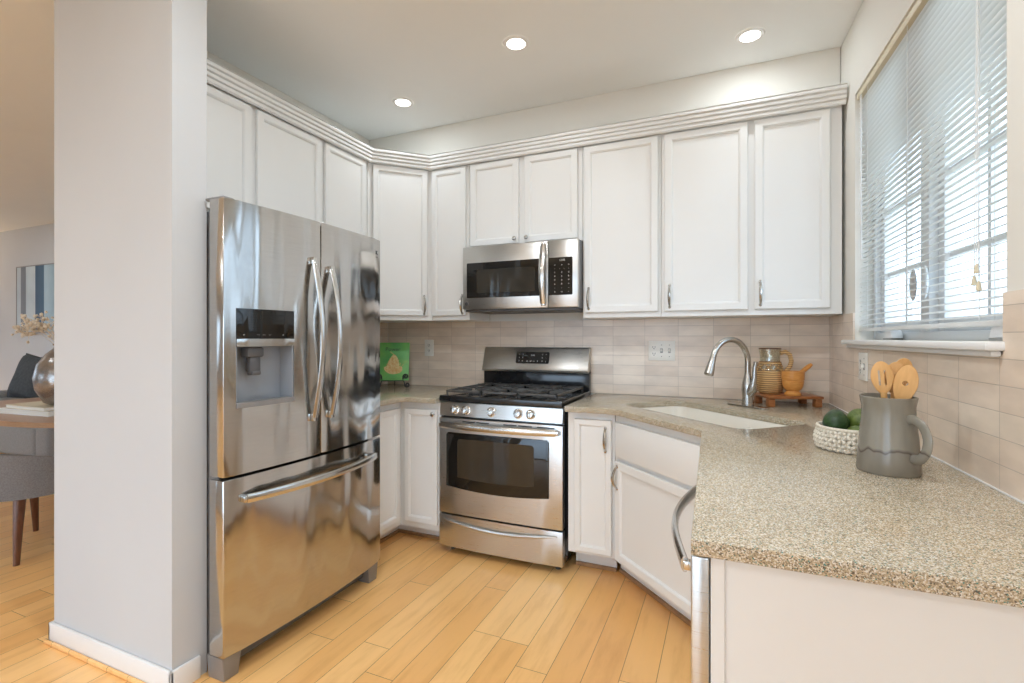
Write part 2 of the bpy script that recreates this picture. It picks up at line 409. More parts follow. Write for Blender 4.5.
# caulk line where counter meets the side wall tile
struct(rw(MB().box(-0.0125, -0.0085, -2.2, -0.02, CT+0.0005, CT+0.004).out('trim_4', 'trim')))
def baseboard(name, pts):
    b = MB()
    for (x0, x1, y0, y1) in pts:
        b.box(x0, x1, y0, y1, 0.001, 0.085, 0.004); 
    return struct(b.out(name, 'trim'))
baseboard('baseboard_stub', [(-2.598, -1.804, 1.125, 1.1385), (-1.8175, -1.804, 1.125, 1.236), (-2.598, -2.584, 1.125, 1.268)])
struct(MB().box(-2.61, -1.792, 1.113, 1.1245, 0.001, 0.018, 0.004).out('trim_5', 'floor'))
baseboard('baseboard_dining', [(-11.0, -2.7, 3.465, 3.4795)])
baseboard('baseboard_rear', [(-11.0, -3.5, -3.899, -3.885), (-0.2, 0.7, -3.899, -3.885)])

# ------------------------------------------------------------------ windows
def casement(root, y0, y1, z0, z1, x0, x1, m, grid=(1, 1), fr=0.045):
    b = MB()
    for a in ((y0, y0+fr, z0, z1), (y1-fr, y1, z0, z1), (y0+fr, y1-fr, z0, z0+fr), (y0+fr, y1-fr, z1-fr, z1)):
        b.box(x0, x1, a[0], a[1], a[2], a[3], 0.004)
    b.out('sash', m, root)
    MB().box((x0+x1)/2-0.003, (x0+x1)/2+0.003, y0+fr-0.003, y1-fr+0.003, z0+fr-0.003, z1-fr+0.003).out('pane', 'glass', root)
    g = MB(); xm = (x0+x1)/2
    for k in range(1, grid[0]+1):
        y = y0+fr+(y1-y0-2*fr)*k/(grid[0]+1); g.box(xm-0.009, xm+0.009, y-0.009, y+0.009, z0+fr, z1-fr)
    for z in (grid[1] if isinstance(grid[1], (list, tuple)) else [z0+fr+(z1-z0-2*fr)*k/(grid[1]+1) for k in range(1, grid[1]+1)]):
        g.box(xm-0.0085, xm+0.0085, y0+fr, y1-fr, z-0.009, z+0.009)
    g.out('muntin', m, root)
w1 = struct(thing('window_1', 'white casement window behind the blind above the side counter', 'window'))
del w1['category']; rw(w1)
Y0, Y1, Z0, Z1 = -WIN[1], -WIN[0], WIN[2], WIN[3]
b = MB(); f = 0.03
for a in ((Y0+.001, Y0+f, Z0, Z1-.001), (Y1-f, Y1-.001, Z0, Z1-.001), (Y0+f, Y1-f, Z0, Z0+f), (Y0+f, Y1-f, Z1-f, Z1-.001)):
    b.box(0.07, 0.158, a[0], a[1], a[2], a[3], 0.003)
ym = -1.03
b.box(0.065, 0.155, ym-0.035, ym+0.035, Z0+f, Z1-f, 0.003); b.out('frame', 'vinyl', w1)
casement(w1, Y0+f+.001, ym-0.036, Z0+f, Z1-f, 0.09, 0.135, 'vinyl', (1, [1.545, 1.82, 2.09]))
casement(w1, ym+0.036, Y1-f-.001, Z0+f, Z1-f, 0.09, 0.135, 'vinyl', (1, [1.545, 1.82, 2.09]))
sl = MB(); sl.box(-0.045, 0.069, Y0-0.012, Y1+0.05, Z0-0.022, Z0-0.0005, 0.006)
sl.box(-0.030, -0.009, Y0-0.002, Y1+0.02, Z0-0.036, Z0-0.022, 0.005); sl.out('sill', 'trim', w1)
for yy, k in ((-1.59, 1.0), (-0.80, 0.8)):
    c = MB(); c.prism([(-0.055*k, 0), (0.055*k, 0), (0.045*k, 0.026), (0.02*k, 0.034), (-0.03*k, 0.032), (-0.05*k, 0.018)], 0.025, 0.062,
            T=Matrix(((0, 0, 1, 0), (1, 0, 0, yy), (0, 1, 0, Z0+0.008), (0, 0, 0, 1))), bev=0.003)
    cr = c.out('crank_cover', 'vinyl', w1)
    MB().box(0.02, 0.066, yy-0.04*k, yy+0.045*k, Z0+0.0005, Z0+0.008, 0.002).out('crank_handle', 'steelside', cr)
for yy in (-0.97, -1.07):
    lk = MB(); lk.ball((0.052, yy, 1.46), 0.05, (0.18, 0.42, 1.15)); lk.out('sash_lock', 'vinyl', w1)

def plain_window(name, lab, root_loc, rz, u0, u1, z0, z1, n):
    r = struct(thing(name, lab, 'window', root_loc, rz)); del r['category']
    b = MB(); f = 0.06
    for a in ((u0+.001, u0+f, z0+.001, z1-.001), (u1-f, u1-.001, z0+.001, z1-.001), (u0+f, u1-f, z0+.001, z0+f), (u0+f, u1-f, z1-f, z1-.001)):
        b.box(a[0], a[1], 0.03, 0.11, a[2], a[3], 0.003)
    for k in range(1, n):
        u = u0+(u1-u0)*k/n; b.box(u-0.04, u+0.04, 0.03, 0.11, z0+f, z1-f, 0.003)
    b.out('frame', 'vinyl', r)
    MB().box(u0+f-.003, u1-f+.003, 0.068, 0.073, z0+f-.003, z1-f+.003).out('pane', 'glass', r)
    return r
plain_window('window_2', 'wide sliding glass door behind the viewpoint', (0, -3.9, 0), PI, 0.3, 3.4, 0.05, 2.15, 2)
plain_window('window_3', 'living room window behind the viewpoint', (0, -3.9, 0), PI, 6.0, 9.0, 0.6, 2.2, 3)
plain_window('window_4', 'window at the far left end of the living room', (-11.2, 0, 0), PI/2, -1.6, 1.6, 0.5, 2.3, 3)
q = rwp(5.1, 0); plain_window('window_5', 'side window beside the breakfast area', q, TH-PI/2, -1.1, 1.1, 0.9, 2.25, 2)

# mini blind
bl = rw(thing('window_blind', 'white mini blind with open slats covering the window over the side counter', 'blind'))
BY0, BY1 = Y0+0.006, Y1-0.006
hr = MB(); hr.box(0.006, 0.046, BY0, BY1, Z1-0.031, Z1-0.002, 0.002); hr.out('headrail', 'rail', bl)
sm = MB(); z = 1.328; i = 0
while z < Z1-0.04:
    n = 4; x0, x1 = 0.0125, 0.0395; ti = 0.30
    rows = []
    for k in range(n+1):
        u = k/n; x = x0+(x1-x0)*u; zz = z+(u-0.5)*(x1-x0)*ti+0.0022*(1-(2*u-1)**2)
        rows.append((sm.bm.verts.new((x, BY0+0.002, zz)), sm.bm.verts.new((x, BY1-0.002, zz)), sm.bm.verts.new((x, BY0+0.002, zz-0.0006)), sm.bm.verts.new((x, BY1-0.002, zz-0.0006))))
    for a, c in zip(rows, rows[1:]):
        sm.bm.faces.new((a[0], a[1], c[1], c[0])); sm.bm.faces.new((a[2], c[2], c[3], a[3]))
    z += 0.0215
sm.out('slats', 'slat', bl)
MB().box(0.012, 0.04, BY0+0.002, BY1-0.002, 1.300, 1.314, 0.003).out('bottom_rail', 'slat', bl)
for y in (BY0+0.14, (BY0+BY1)/2+0.02, BY1-0.14):
    c = MB()
    for x in (0.0105, 0.0415): c.cyl((x, y, 1.312), (x, y, Z1-0.03), 0.0009, 6)
    c.out('ladder_cord', 'slat', bl)
cw = MB(); cw.tube([(0.004, BY1-0.07, Z1-0.035), (0.003, BY1-0.072, 1.9), (0.004, BY1-0.075, 1.62)], 0.0042, 8); cw.out('tilt_wand', 'slat', bl)
c = MB(); yc = BY0+0.13
for dy, zb in ((0.0, 1.46), (0.012, 1.43), (-0.01, 1.415)): c.tube([(0.002, yc, Z1-0.035), (0.001, yc+dy*0.6, 1.75), (0.001, yc+dy, zb)], 0.0011, 6)
pc = c.out('pull_cord', 'slat', bl)
for dy, zb in ((0.0, 1.46), (0.012, 1.43), (-0.01, 1.415)):
    MB().lathe([(0.002, 0.0), (0.0045, -0.006), (0.007, -0.024), (0.0, -0.026)], 10, (0.001, yc+dy, zb)).out('tassel', 'oak' if 'oak' in M else 'rail', pc, 'small wooden tassel')

# ------------------------------------------------------------------ recessed lights
def downlight(x, y, label, on=LAMP_W, group=None):
    t = thing('recessed_light', label, 'ceiling light', (x, y, CEIL), 0, group)
    MB().lathe([(0.044, -0.001), (0.047, -0.006), (0.062, -0.006), (0.067, -0.001)], 36, cap=False).out('trim_ring', 'trim', t)
    MB().lathe([(0.0, -0.0055), (0.0465, -0.0055), (0.0465, -0.0015), (0, -0.0015)], 36, cap=False).out('lens', 'lamp', t)
    ld = bpy.data.lights.new('downlight_lamp', 'AREA'); ld.shape = 'DISK'; ld.size = 0.09; ld.energy = on; ld.color = LAMP_COL
    lo = bpy.data.objects.new('downlight_lamp', ld); COL.objects.link(lo); lo.parent = t; lo.location = (0, 0, -0.012)
downlight(-0.967, 2.275, 'middle of the three lit recessed ceiling lights, nearest the range')
downlight(0.10, 2.67, 'lit recessed ceiling light nearest the window, above the sink')
downlight(-1.855, 2.563, 'smallest-looking lit recessed ceiling light above the corner cabinet left of the range')
for x, y in ((-1.0, 0.9), (0.0, 0.9), (-1.0, -1.2), (-0.2, -2.6), (-2.4, -1.2), (-3.9, -2.6), (-4.6, 0.3), (-7.4, 0.6), (-4.6, 2.6), (-7.8, 2.4)):  # unseen downlights, added to brighten the room
    downlight(x, y, 'unseen recessed ceiling light added as fill, behind or left of the viewpoint', LAMP_W_FILL if x > -4 else 4.0, group='unseen recessed lights added as fill')

# ------------------------------------------------------------------ cabinets
def door_mesh(w, h, rail=0.055, t=0.020, panel=0.008, z0=0.0):
    """framed door: front at y=0, back at y=t; x 0..w, z 0..h"""
    b = MB(); bm = b.bm
    b.box(0, w, 0, t, z0, z0+h, 0.003, 1)
    fr = [f for f in bm.faces if f.normal.y < -0.9]
    if not fr:
        bm.normal_update(); fr = [f for f in bm.faces if f.normal.y < -0.9]
    ff = max(fr, key=lambda f: f.calc_area())
    bmesh.ops.inset_region(bm, faces=[ff], thickness=rail-0.010)
    bmesh.ops.inset_region(bm, faces=[ff], thickness=0.004, depth=-0.003)
    bmesh.ops.inset_region(bm, faces=[ff], thickness=0.003)
    bmesh.ops.inset_region(bm, faces=[ff], thickness=0.006, depth=-panel)
    return b
def bow_handle(parent, x, z, L_=0.118, vertical=True, proj=0.028, m='nickel'):
    pts = []; rr = []
    for k in range(13):
        u = k/12; a = (u-0.5)*L_; y = -proj*math.sin(PI*u)**0.7 if 0 < u < 1 else 0.0
        pts.append((x, y, z+a) if vertical else (x+a, y, z)); rr.append(0.0048+0.0036*math.sin(PI*u))
    b = MB(); b.tube(pts, rr, 8, up=(1, 0, 0))
    for e in (pts[0], pts[-1]): b.ball((e[0], e[1]-0.001, e[2]), 0.008, (1, 0.5, 1.2) if vertical else (1.2, .5, 1), 12, 8)
    return b.out('handle', m, parent, 'brushed nickel bow handle')
def knob(parent, x, z):
    b = MB(); b.lathe([(0.006, 0), (0.005, 0.012), (0.012, 0.017), (0.0135, 0.022), (0.009, 0.027), (0, 0.028)], 16, T=Matrix.Translation((x, 0, z)) @ Matrix.Rotation(PI/2, 4, 'X'))
    return b.out('knob', 'nickel', parent, 'small round metal knob')
def unit(name, label, cat, loc, rz, w, d, z0, z1, doors, group=None, toe=None, body=None):
    """cabinet box: local x along the front, door faces at y=0, box behind y=.021"""
    t = thing(name, label, cat, (loc[0], loc[1], 0), rz, group)
    b = MB()
    if body: b = body
    else: b.box(0, w, 0.0215, d, z0, z1, 0.0015, 1)
    b.out('cabinet_body', 'cabinet', t)
    if toe: MB().box(0, w, toe, toe+0.02, 0.001, z0-0.001).out('toe_kick', 'cabinet', t)
    for dd in doors:
        x0, x1, za, zb, hk, hx, hz = dd[:7]
        rail = dd[7] if len(dd) > 7 else 0.055
        nm = dd[8] if len(dd) > 8 else 'door'
        if nm == 'drawer_front':
            q = MB(); q.box(x0, x1, 0, 0.02, za, zb, 0.006, 2); dr = q.out('drawer_front', 'cabinet', t)
        else:
            dr = door_mesh(x1-x0, zb-za, rail).out('door', 'cabinet', t); dr.location = (x0, 0, za)
        ox, oz = (x0, za) if nm == 'door' else (0, 0)
        if hk == 'bow': bow_handle(dr, hx-ox, hz-oz)
        elif hk == 'knob': knob(dr, hx-ox, hz-oz)
    return t
UG = 'white upper cabinets under the crown molding'
UZ0, UZ1 = 1.388, 2.478; DZ0, DZ1 = 1.418, 2.392
YF = 2.84                                      # door faces of the back run
# back run, left to right (facing the camera side, -Y)
unit('upper_cabinet', 'narrow white upper cabinet between the angled corner cabinet and the microwave', 'cabinet', (-1.829, YF), 0, 0.282, YB-YF-0.010, UZ0, UZ1,
     [(0.006, 0.262, DZ0, DZ1, 'bow', 0.240, 1.49, 0.05)], UG)
unit('upper_cabinet', 'short two-door white upper cabinet above the microwave', 'cabinet', (-1.545, YF), 0, 0.757, YB-YF-0.010, 1.848, UZ1,
     [(0.014, 0.352, 1.862, DZ1, 'knob', 0.332, 1.888), (0.392, 0.730, 1.862, DZ1, 'knob', 0.412, 1.888)], UG)
unit('upper_cabinet', 'tall one-door white upper cabinet right of the microwave', 'cabinet', (-0.786, YF), 0, 0.446, YB-YF-0.010, UZ0, UZ1,
     [(0.012, 0.432, DZ0, DZ1, 'bow', 0.040, 1.50)], UG)
unit('upper_cabinet', 'tall two-door white upper cabinet above the faucet next to the window wall', 'cabinet', (-0.338, YF), 0, 0.850, YB-YF-0.010, UZ0, UZ1,
     [(0.018, 0.434, DZ0, DZ1, 'bow', 0.046, 1.50), (0.466, 0.798, DZ0, DZ1, 'bow', 0.492, 1.50)], UG)
# angled corner unit
bd = MB(); s2 = math.sqrt(2)
Lc = 0.396
def diagw(x, y):  # world -> local of the corner unit placed at (-2.11,2.56) rotated 45 deg
    v = Matrix.Rotation(-PI/4, 2) @ Vector((x+2.11, y-2.56)); return (v.x, v.y)
bd.prism([diagw(*p) for p in ((-2.122, 2.580), (-1.8505, 2.8525), (-1.832, 2.8625), (-1.832, YB-0.010), (XL+0.011, YB-0.010), (XL+0.011, 2.562), (-2.13, 2.562))], UZ0, UZ1)
unit('corner_upper_cabinet', 'angled white corner upper cabinet left of the narrow cabinet by the microwave', 'cabinet', (-2.11, 2.56), PI/4, 0, 0, 0, 0,
     [(0.020, Lc-0.022, DZ0, DZ1, 'bow', Lc-0.045, 1.49, 0.05)], UG, body=bd)
# left run above the fridge (faces +X)
unit('upper_cabinet', 'wide two-door white upper cabinet above the refrigerator', 'cabinet', (-2.11, 1.285), PI/2, 0.876, 0.325, 1.83, UZ1,
     [(0.010, 0.412, 1.845, DZ1, None, 0, 0), (0.446, 0.866, 1.845, DZ1, None, 0, 0)], UG)
unit('upper_cabinet', 'narrow white upper cabinet between the refrigerator and the angled corner cabinet', 'cabinet', (-2.11, 2.165), PI/2, 0.393, 0.325, UZ0, UZ1,
     [(0.016, 0.360, DZ0, DZ1, 'bow', 0.045, 1.5, 0.05)], UG)
# crown molding following the fronts
prof = [(0.004, 2.397), (0.012, 2.397)]
for k in range(4):
    z = 2.400+k*0.0205; o_ = 0.012+k*0.008
    prof += [(o_, z), (o_+0.005, z+0.002), (o_+0.007, z+0.009), (o_+0.006, z+0.016), (o_+0.001, z+0.0185)]
prof += [(0.045, 2.482), (0.004, 2.482)]
path = [(-2.11, 1.275), (-2.11, 2.56), (-1.83, YF), (0.522, YF)]
def sweep(path, prof):
    b = MB(); rings = []
    for i, p in enumerate(path):
        p = Vector(p)
        d0 = (p-Vector(path[i-1])).normalized() if i else None
        d1 = (Vector(path[i+1])-p).normalized() if i < len(path)-1 else None
        n0 = Vector((d0.y, -d0.x)) if d0 else None; n1 = Vector((d1.y, -d1.x)) if d1 else None
        if n0 and n1:
            n = (n0+n1); n = n/(n.dot(n0))
        else: n = n0 or n1
        rings.append([b.bm.verts.new((p.x+n.x*o, p.y+n.y*o, z)) for o, z in prof])
    for a, c in zip(rings, rings[1:]):
        k = len(prof)
        for j in range(k): b.bm.faces.new((a[j], a[(j+1) % k], c[(j+1) % k], c[j]))
    b.bm.faces.new(rings[0][::-1]); b.bm.faces.new(rings[-1]); return b
tag(sweep(path, prof).out('crown_molding', 'cabinet', ang=25), 'white ridged crown molding running along the top of the upper cabinets', 'molding')

# ---- base cabinets
BZ = 0.882; TOE = 0.112
# corner base left of range: body is an L
cb = thing('corner_base_cabinet', 'white L-shaped corner base cabinet between refrigerator and range', 'cabinet', (-1.84, 2.53, 0))
b = MB(); ox, oy = 1.84, -2.53
LP = [(-1.8625, 2.20), (-1.8625, 2.5525), (-1.572, 2.5525), (-1.572, YB-0.01), (XL+0.012, YB-0.01), (XL+0.012, 2.20)]
b.prism([(x+ox, y+oy) for x, y in LP], TOE, BZ); b.out('cabinet_body', 'cabinet', cb)
b = MB(); b.prism([(x+ox, y+oy) for x, y in ((-1.98, 2.20), (-1.98, 2.69), (-1.572, 2.69), (-1.572, 2.71), (-2.0, 2.71), (-2.0, 2.20))], 0.019, TOE-0.001); b.out('toe_kick', 'cabinet', cb)
b = MB(); b.prism([(x+ox, y+oy) for x, y in ((-1.966, 2.20), (-1.966, 2.676), (-1.572, 2.676), (-1.572, 2.709), (-1.999, 2.709), (-1.999, 2.20))], 0.001, 0.018); b.out('shoe_molding', 'shoe', cb, 'wooden shoe molding')
for nm, loc, rz, w_, kx in (('a', (0.018, 0, 0.150), 0, 0.232, 0.212), ('b', (0, -0.318, 0.150), PI/2, 0.30, 0.02)):
    d_ = door_mesh(w_, 0.690, 0.05).out('door', 'cabinet', cb); d_.location = loc; d_.rotation_euler = (0, 0, rz); knob(d_, kx, 0.665)
# narrow base right of the range
nb = unit('base_cabinet', 'narrow one-door white base cabinet just right of the range', 'cabinet', (-0.782, 2.53), 0, 0.250, YB-2.53-0.012, TOE+0.02, BZ,
     [(0.038, 0.236, 0.150, 0.846, 'bow', 0.205, 0.745, 0.045)])
MB().box(0, 0.228, 0.175, 0.19, 0.019, TOE+0.019).out('toe_kick', 'cabinet', nb)
MB().box(0, 0.228, 0.160, 0.189, 0.001, 0.018).out('shoe_molding', 'shoe', nb, 'wooden shoe molding')
# diagonal sink base
DA = Vector((-0.545, 2.5265)); rzD = -PI/4; Ld = 0.62
def dl(x, y):
    v = Matrix.Rotation(PI/4, 2) @ (Vector((x, y))-DA); return (v.x, v.y)
sb = thing('sink_base_cabinet', 'angled white sink base cabinet with false drawer front below the sink', 'cabinet', (DA.x, DA.y, 0), rzD)
b = MB()
b.prism([dl(*p) for p in ((-0.529, 2.5515), (-0.512, 2.525), (-0.015, 2.028), (0.50, 2.028), (0.475, YB-0.012), (-0.529, YB-0.012))], TOE+0.02, 0.70)
bx = [dl(*p) for p in ((-0.529, 2.5515), (-0.512, 2.525), (-0.015, 2.028))]
b.prism([dl(*p) for p in ((-0.529, 2.5515), (-0.512, 2.525), (-0.015, 2.028), (0.005, 2.048), (-0.529, 2.582))], 0.7005, BZ)
b.out('cabinet_body', 'cabinet', sb)
b = MB(); b.box(-0.125, Ld, 0.14, 0.155, 0.019, TOE+0.019); b.out('toe_kick', 'cabinet', sb)
b = MB(); b.box(-0.118, Ld, 0.126, 0.154, 0.001, 0.018); b.out('shoe_molding', 'shoe', sb, 'wooden shoe molding')
q = MB(); q.box(0.030, 0.70, 0.0, 0.020, 0.672, 0.846, 0.006, 2); q.out('drawer_front', 'cabinet', sb)
d_ = door_mesh(0.67, 0.50, 0.06).out('door', 'cabinet', sb); d_.location = (0.030, 0, 0.150); bow_handle(d_, 0.022, 0.42, 0.11)
# peninsula base behind the dishwasher: end panel and filler
pb = thing('peninsula_base_cabinet', 'white end panel and cabinet below the near end of the counter', 'cabinet', (0, 0, 0))
b = MB(); b.prism([(-0.018, 1.60), (0.545, 1.60), (0.53, 2.024), (-0.018, 2.024)], TOE, BZ); b.out('cabinet_body', 'cabinet', pb)
b = MB(); b.box(-0.028, 0.585, 0.964, 0.984, 0.001, BZ, 0.001, 1); b.box(-0.028, -0.004, 0.957, 0.965, 0.001, BZ, 0.002, 1); b.out('end_panel', 'cabinet', pb)

# ------------------------------------------------------------------ countertops
e0 = rwp(0, 0.0085); e1 = rwp(2.25, 0.0085)
nx, ny = 1/s2, 1/s2
def en(e, n): return ((e*nx+n*ny), (-e*nx+n*ny))      # e along the sink diagonal, n into the corner
def slope(y):
    t = (3.17-y)/math.cos(TH); return rwp(t, 0.0088)
pR = slope(0.94); pRb = slope(YB-0.009)
outer = [(-0.783, 2.490), (-0.545, 2.490), (-0.51, 2.472), (-0.108, 2.068), (-0.092, 2.045), (-0.060, 0.935), (pR.x, 0.940), (pRb.x-0.0, YB-0.009), (-0.783, YB-0.009)]
SE0, SE1, SN0, SN1 = -2.285, -1.46, 1.535, 1.925
hole = [en(e, n) for e, n in rrect(SE0, SE1, SN0, SN1, 0.07)]
ct = slab('countertop', outer, [hole], 0.884, CT, 'granite')
tag(ct, 'speckled tan granite countertop with the sink, running from range to the near end', 'countertop')
outl = [(-1.575, 2.490), (-1.785, 2.490), (-1.800, 2.475), (-1.800, 2.165), (XL+0.0095, 2.165), (XL+0.0095, YB-0.009), (-1.575, YB-0.009)]
tag(slab('countertop', outl, [], 0.884, CT, 'granite'), 'small speckled granite countertop in the corner left of the range', 'countertop')
# sink
sk = thing('kitchen_sink', 'white undermount sink set diagonally into the corner counter', 'sink', (0, 0, 0))
b = MB(); prev = None
for (gr, z) in ((0.022, 0.8835), (0.004, 0.8835), (0.0, 0.878), (-0.006, 0.76), (-0.03, 0.735)):
    pts = rrect(SE0-gr, SE1+gr, SN0-gr, SN1+gr, 0.07+gr)
    ring = [b.bm.verts.new((*en(e, n), z)) for e, n in pts]
    if prev: 
        for k in range(len(ring)): b.bm.faces.new((prev[k], prev[(k+1) % len(ring)], ring[(k+1) % len(ring)], ring[k]))
    prev = ring
b.bm.faces.new(prev)
dvx = (SE0+SE1)/2+0.10
T2 = Matrix(((nx, ny, 0, 0), (-nx, ny, 0, 0), (0, 0, 1, 0), (0, 0, 0, 1)))
b.box(dvx-0.012, dvx+0.012, SN0+0.004, SN1-0.004, 0.737, 0.845, 0.006, 2, T=T2)
b.out('basin', 'sink', sk)
for cx in ((SE0+dvx)/2, (SE1+dvx)/2):
    p = en(cx, (SN0+SN1)/2); MB().lathe([(0.04, 0.737), (0.042, 0.739), (0.03, 0.738), (0, 0.7375)], 24, (p[0], p[1], 0)).out('drain', 'chrome', sk, 'round metal drain')

# ------------------------------------------------------------------ refrigerator
FY, FX, FW, FZ = 1.240, -1.687, 0.892, 1.785
fr = thing('refrigerator', 'stainless french-door refrigerator with ice dispenser and bottom freezer', 'refrigerator', (FX, FY, 0), PI/2)
BOW = 0.026
def bowy(x): u = x/FW*2-1; return -BOW*(1-u*u)
def bow_slab(x0, x1, z0, z1, t=0.075, n=14, edge=0.006):
    xs = [x0+(x1-x0)*k/n for k in range(n+1)]
    poly = [(x0+0.0, t)] + [(x0, bowy(x0)+edge)] + [(x0+edge*0.3, bowy(x0)+edge*0.3)] + [(x, bowy(x)) for x in xs[1:-1]] + [(x1-edge*0.3, bowy(x1)+edge*0.3), (x1, bowy(x1)+edge), (x1, t)]
    b = MB(); b.prism(poly, z0, z1, bev=0.003); return b
MB().box(0.036, FW-0.006, 0.080, 0.70, 0.055, 1.755, 0.004).out('case', 'greyside', fr)
dsx0, dsx1, dsz0, dsz1 = 0.046, 0.300, 1.005, 1.382
ld_ = bow_slab(0, 0.4445, 0.757, FZ).out('door', 'fridge', fr, 'left stainless door with dispenser')
cut(ld_, MB().box(dsx0, dsx1, -0.06, 0.062, dsz0, dsz1))
rd_ = bow_slab(0.4495, FW, 0.757, FZ).out('door', 'fridge', fr, 'right stainless door')
fd_ = bow_slab(0, FW, 0.095, 0.745).out('freezer_drawer', 'fridge', fr)
MB().box(0.034, FW-0.004, 0.0755, 0.079, 0.06, 1.77).out('door_gasket', 'darkprint', fr)
def arc_handle(parent, pts, w_, th):
    b = MB(); b.tube(pts, th, 12, w=w_/th, up=(0, -1, 0)); return b
def vhandle(x, z0, z1, side, parent):
    y0 = bowy(x); pts = []
    for k in range(21):
        u = k/20; z = z0+(z1-z0)*u; y = y0-0.016-0.050*math.sin(PI*u)
        pts.append((x+side*0.018*math.sin(PI*u), y, z))
    b = MB(); b.tube(pts, 0.008, 10, w=1.9, up=(0, -1, 0))
    for e in (pts[0], pts[-1]): b.box(e[0]-0.011, e[0]+0.011, e[1]-0.005, y0-0.0005, e[2]-0.016, e[2]+0.016, 0.003)
    b.out('handle', 'chrome', parent)
vhandle(0.395, 0.925, 1.605, 0, ld_); vhandle(0.499, 0.925, 1.580, 0, rd_)
pts = [];
for k in range(25):
    u = k/24; x = 0.075+(FW-0.15)*u; pts.append((x, bowy(x)-0.020-0.035*math.sin(PI*u)**0.8, 0.665))
b = MB(); b.tube(pts, 0.008, 10, w=2.2, up=(0, -1, 0))
for e in (pts[0], pts[-1]): b.box(e[0]-0.014, e[0]+0.014, e[1]-0.005, bowy(e[0])-0.0005, 0.665-0.012, 0.665+0.012, 0.003)
b.out('handle', 'chrome', fd_)
yb = bowy((dsx0+dsx1)/2)
# dispenser
b = MB(); X0, X1 = dsx0+0.001, dsx1-0.001
b.box(X0, X1, 0.050, 0.061, dsz0+0.001, 1.24)
b.box(X0, X0+0.006, -0.002, 0.050, dsz0+0.001, 1.24); b.box(X1-0.006, X1, -0.018, 0.050, dsz0+0.001, 1.24); b.box(X0, X1, -0.002, 0.050, 1.236, 1.24)
dsp = b.out('dispenser_recess', 'greyplastic', fr, 'grey recess of the water and ice dispenser')
b = MB(); n = 10
def dpan(z0, z1, off, t, mname, nm, mx=0.0):
    b = MB(); xs = [X0-mx+(X1-X0+2*mx)*k/n for k in range(n+1)]
    poly = [(x, bowy(x)-off) for x in xs]+[(X1+mx, bowy(X1)+t), (X0-mx, bowy(X0)+t)]
    b.prism(poly, z0, z1, bev=0.002); return b.out(nm, mname, dsp)
cp = dpan(1.268, dsz1-0.001, 0.001, 0.03, 'blackglass', 'control_panel')
dpan(1.238, 1.267, 0.004, 0.03, 'chrome', 'trim_bar')
dpan(dsz0+0.001, dsz0+0.020, 0.004, 0.04, 'greyside', 'drip_tray')
b = MB(); b.box(0.100, 0.175, 0.0, 0.045, 1.195, 1.234, 0.008); b.box(0.115, 0.165, 0.006, 0.035, 1.135, 1.20, 0.008); b.box(0.120, 0.160, 0.0, 0.03, 1.125, 1.142, 0.004)
b.out('paddle', 'dark', dsp, 'dark dispenser spout and paddle')
a_ = math.atan2(bowy(0.18)-bowy(0.10), 0.08)
for x, s_ in ((0.075, 'o'), (0.135, '- -'), (0.160, '- -'), (0.185, '- -'), (0.245, 'o')):
    text('lettering', s_, 0.010, 'lettering', cp, (x, bowy(x)-0.0018, 1.283), (PI/2, 0, math.atan2(bowy(x+.01)-bowy(x-.01), 0.02)))
xk = FW-0.035; text('badge', 'K', 0.030, 'darkprint', rd_, (xk, bowy(xk)-0.0010, 1.715), (PI/2, 0, math.atan2(bowy(xk+.01)-bowy(xk-.01), 0.02)))
text('badge_line', '\u2013', 0.03, 'darkprint', rd_, (xk, bowy(xk)-0.0010, 1.694), (PI/2, 0, math.atan2(bowy(xk+.01)-bowy(xk-.01), 0.02)))
for x0 in (0.012, FW-0.06): MB().box(x0, x0+0.048, 0.02, 0.12, FZ+0.0005, FZ+0.012, 0.005).out('hinge_cover', 'greyside', fr)
for x0 in (0.004, FW-0.084):
    b = MB(); b.prism([(0, 0.0), (0.08, 0.0), (0.066, -0.088), (0.008, -0.088)], 0.012, 0.10, T=Matrix.Translation((x0, 0, 0.0895)) @ Matrix.Rotation(PI/2, 4, 'X') @ Matrix.Scale(-1, 4, (0, 0, 1)), bev=0.003)
    b.out('foot', 'greyside', fr)
MB().box(0.084, FW-0.084, 0.045, 0.079, 0.03, 0.090, 0.002).out('toe_grille', 'dark', fr)

# ------------------------------------------------------------------ range
RX0, RXW, RYF = -1.562, 0.762, 2.53
ra = thing('gas_range', 'stainless freestanding gas range with black oven window and five knobs', 'range', (RX0-0.008, RYF, 0))
Wd = 0.763
MB().box(0.004, Wd-0.004, 0.045, 0.60, 0.04, 0.895, 0.002).out('range_body', 'black', ra)
def rbow(z0, z1, t, bow, name, m, x0=0.0, x1=Wd, y=0.0, bev=0.004):
    n = 12; poly = [(x0+(x1-x0)*k/n, y-bow*(1-(2*k/n-1)**2)) for k in range(n+1)]+[(x1, y+t), (x0, y+t)]
    b = MB(); b.prism(poly, z0, z1, bev=bev); return b.out(name, m, ra)
dw = rbow(0.045, 0.232, 0.04, 0.008, 'warming_drawer', 'steel')
# curved pull lip on the drawer
pts = [];
for k in range(21):
    u = k/20; x = 0.03+(Wd-0.06)*u; pts.append((x, -0.008*(1-(2*u-1)**2)-0.006, 0.206-0.030*math.sin(PI*u)))
b = MB(); b.tube(pts, [0.003+0.010*math.sin(PI*k/20)**0.5 for k in range(21)], 8, w=1.0, up=(0, 0, 1)); b.out('drawer_pull', 'steel', dw)
od = rbow(0.242, 0.800, 0.04, 0.006, 'oven_door', 'steel')
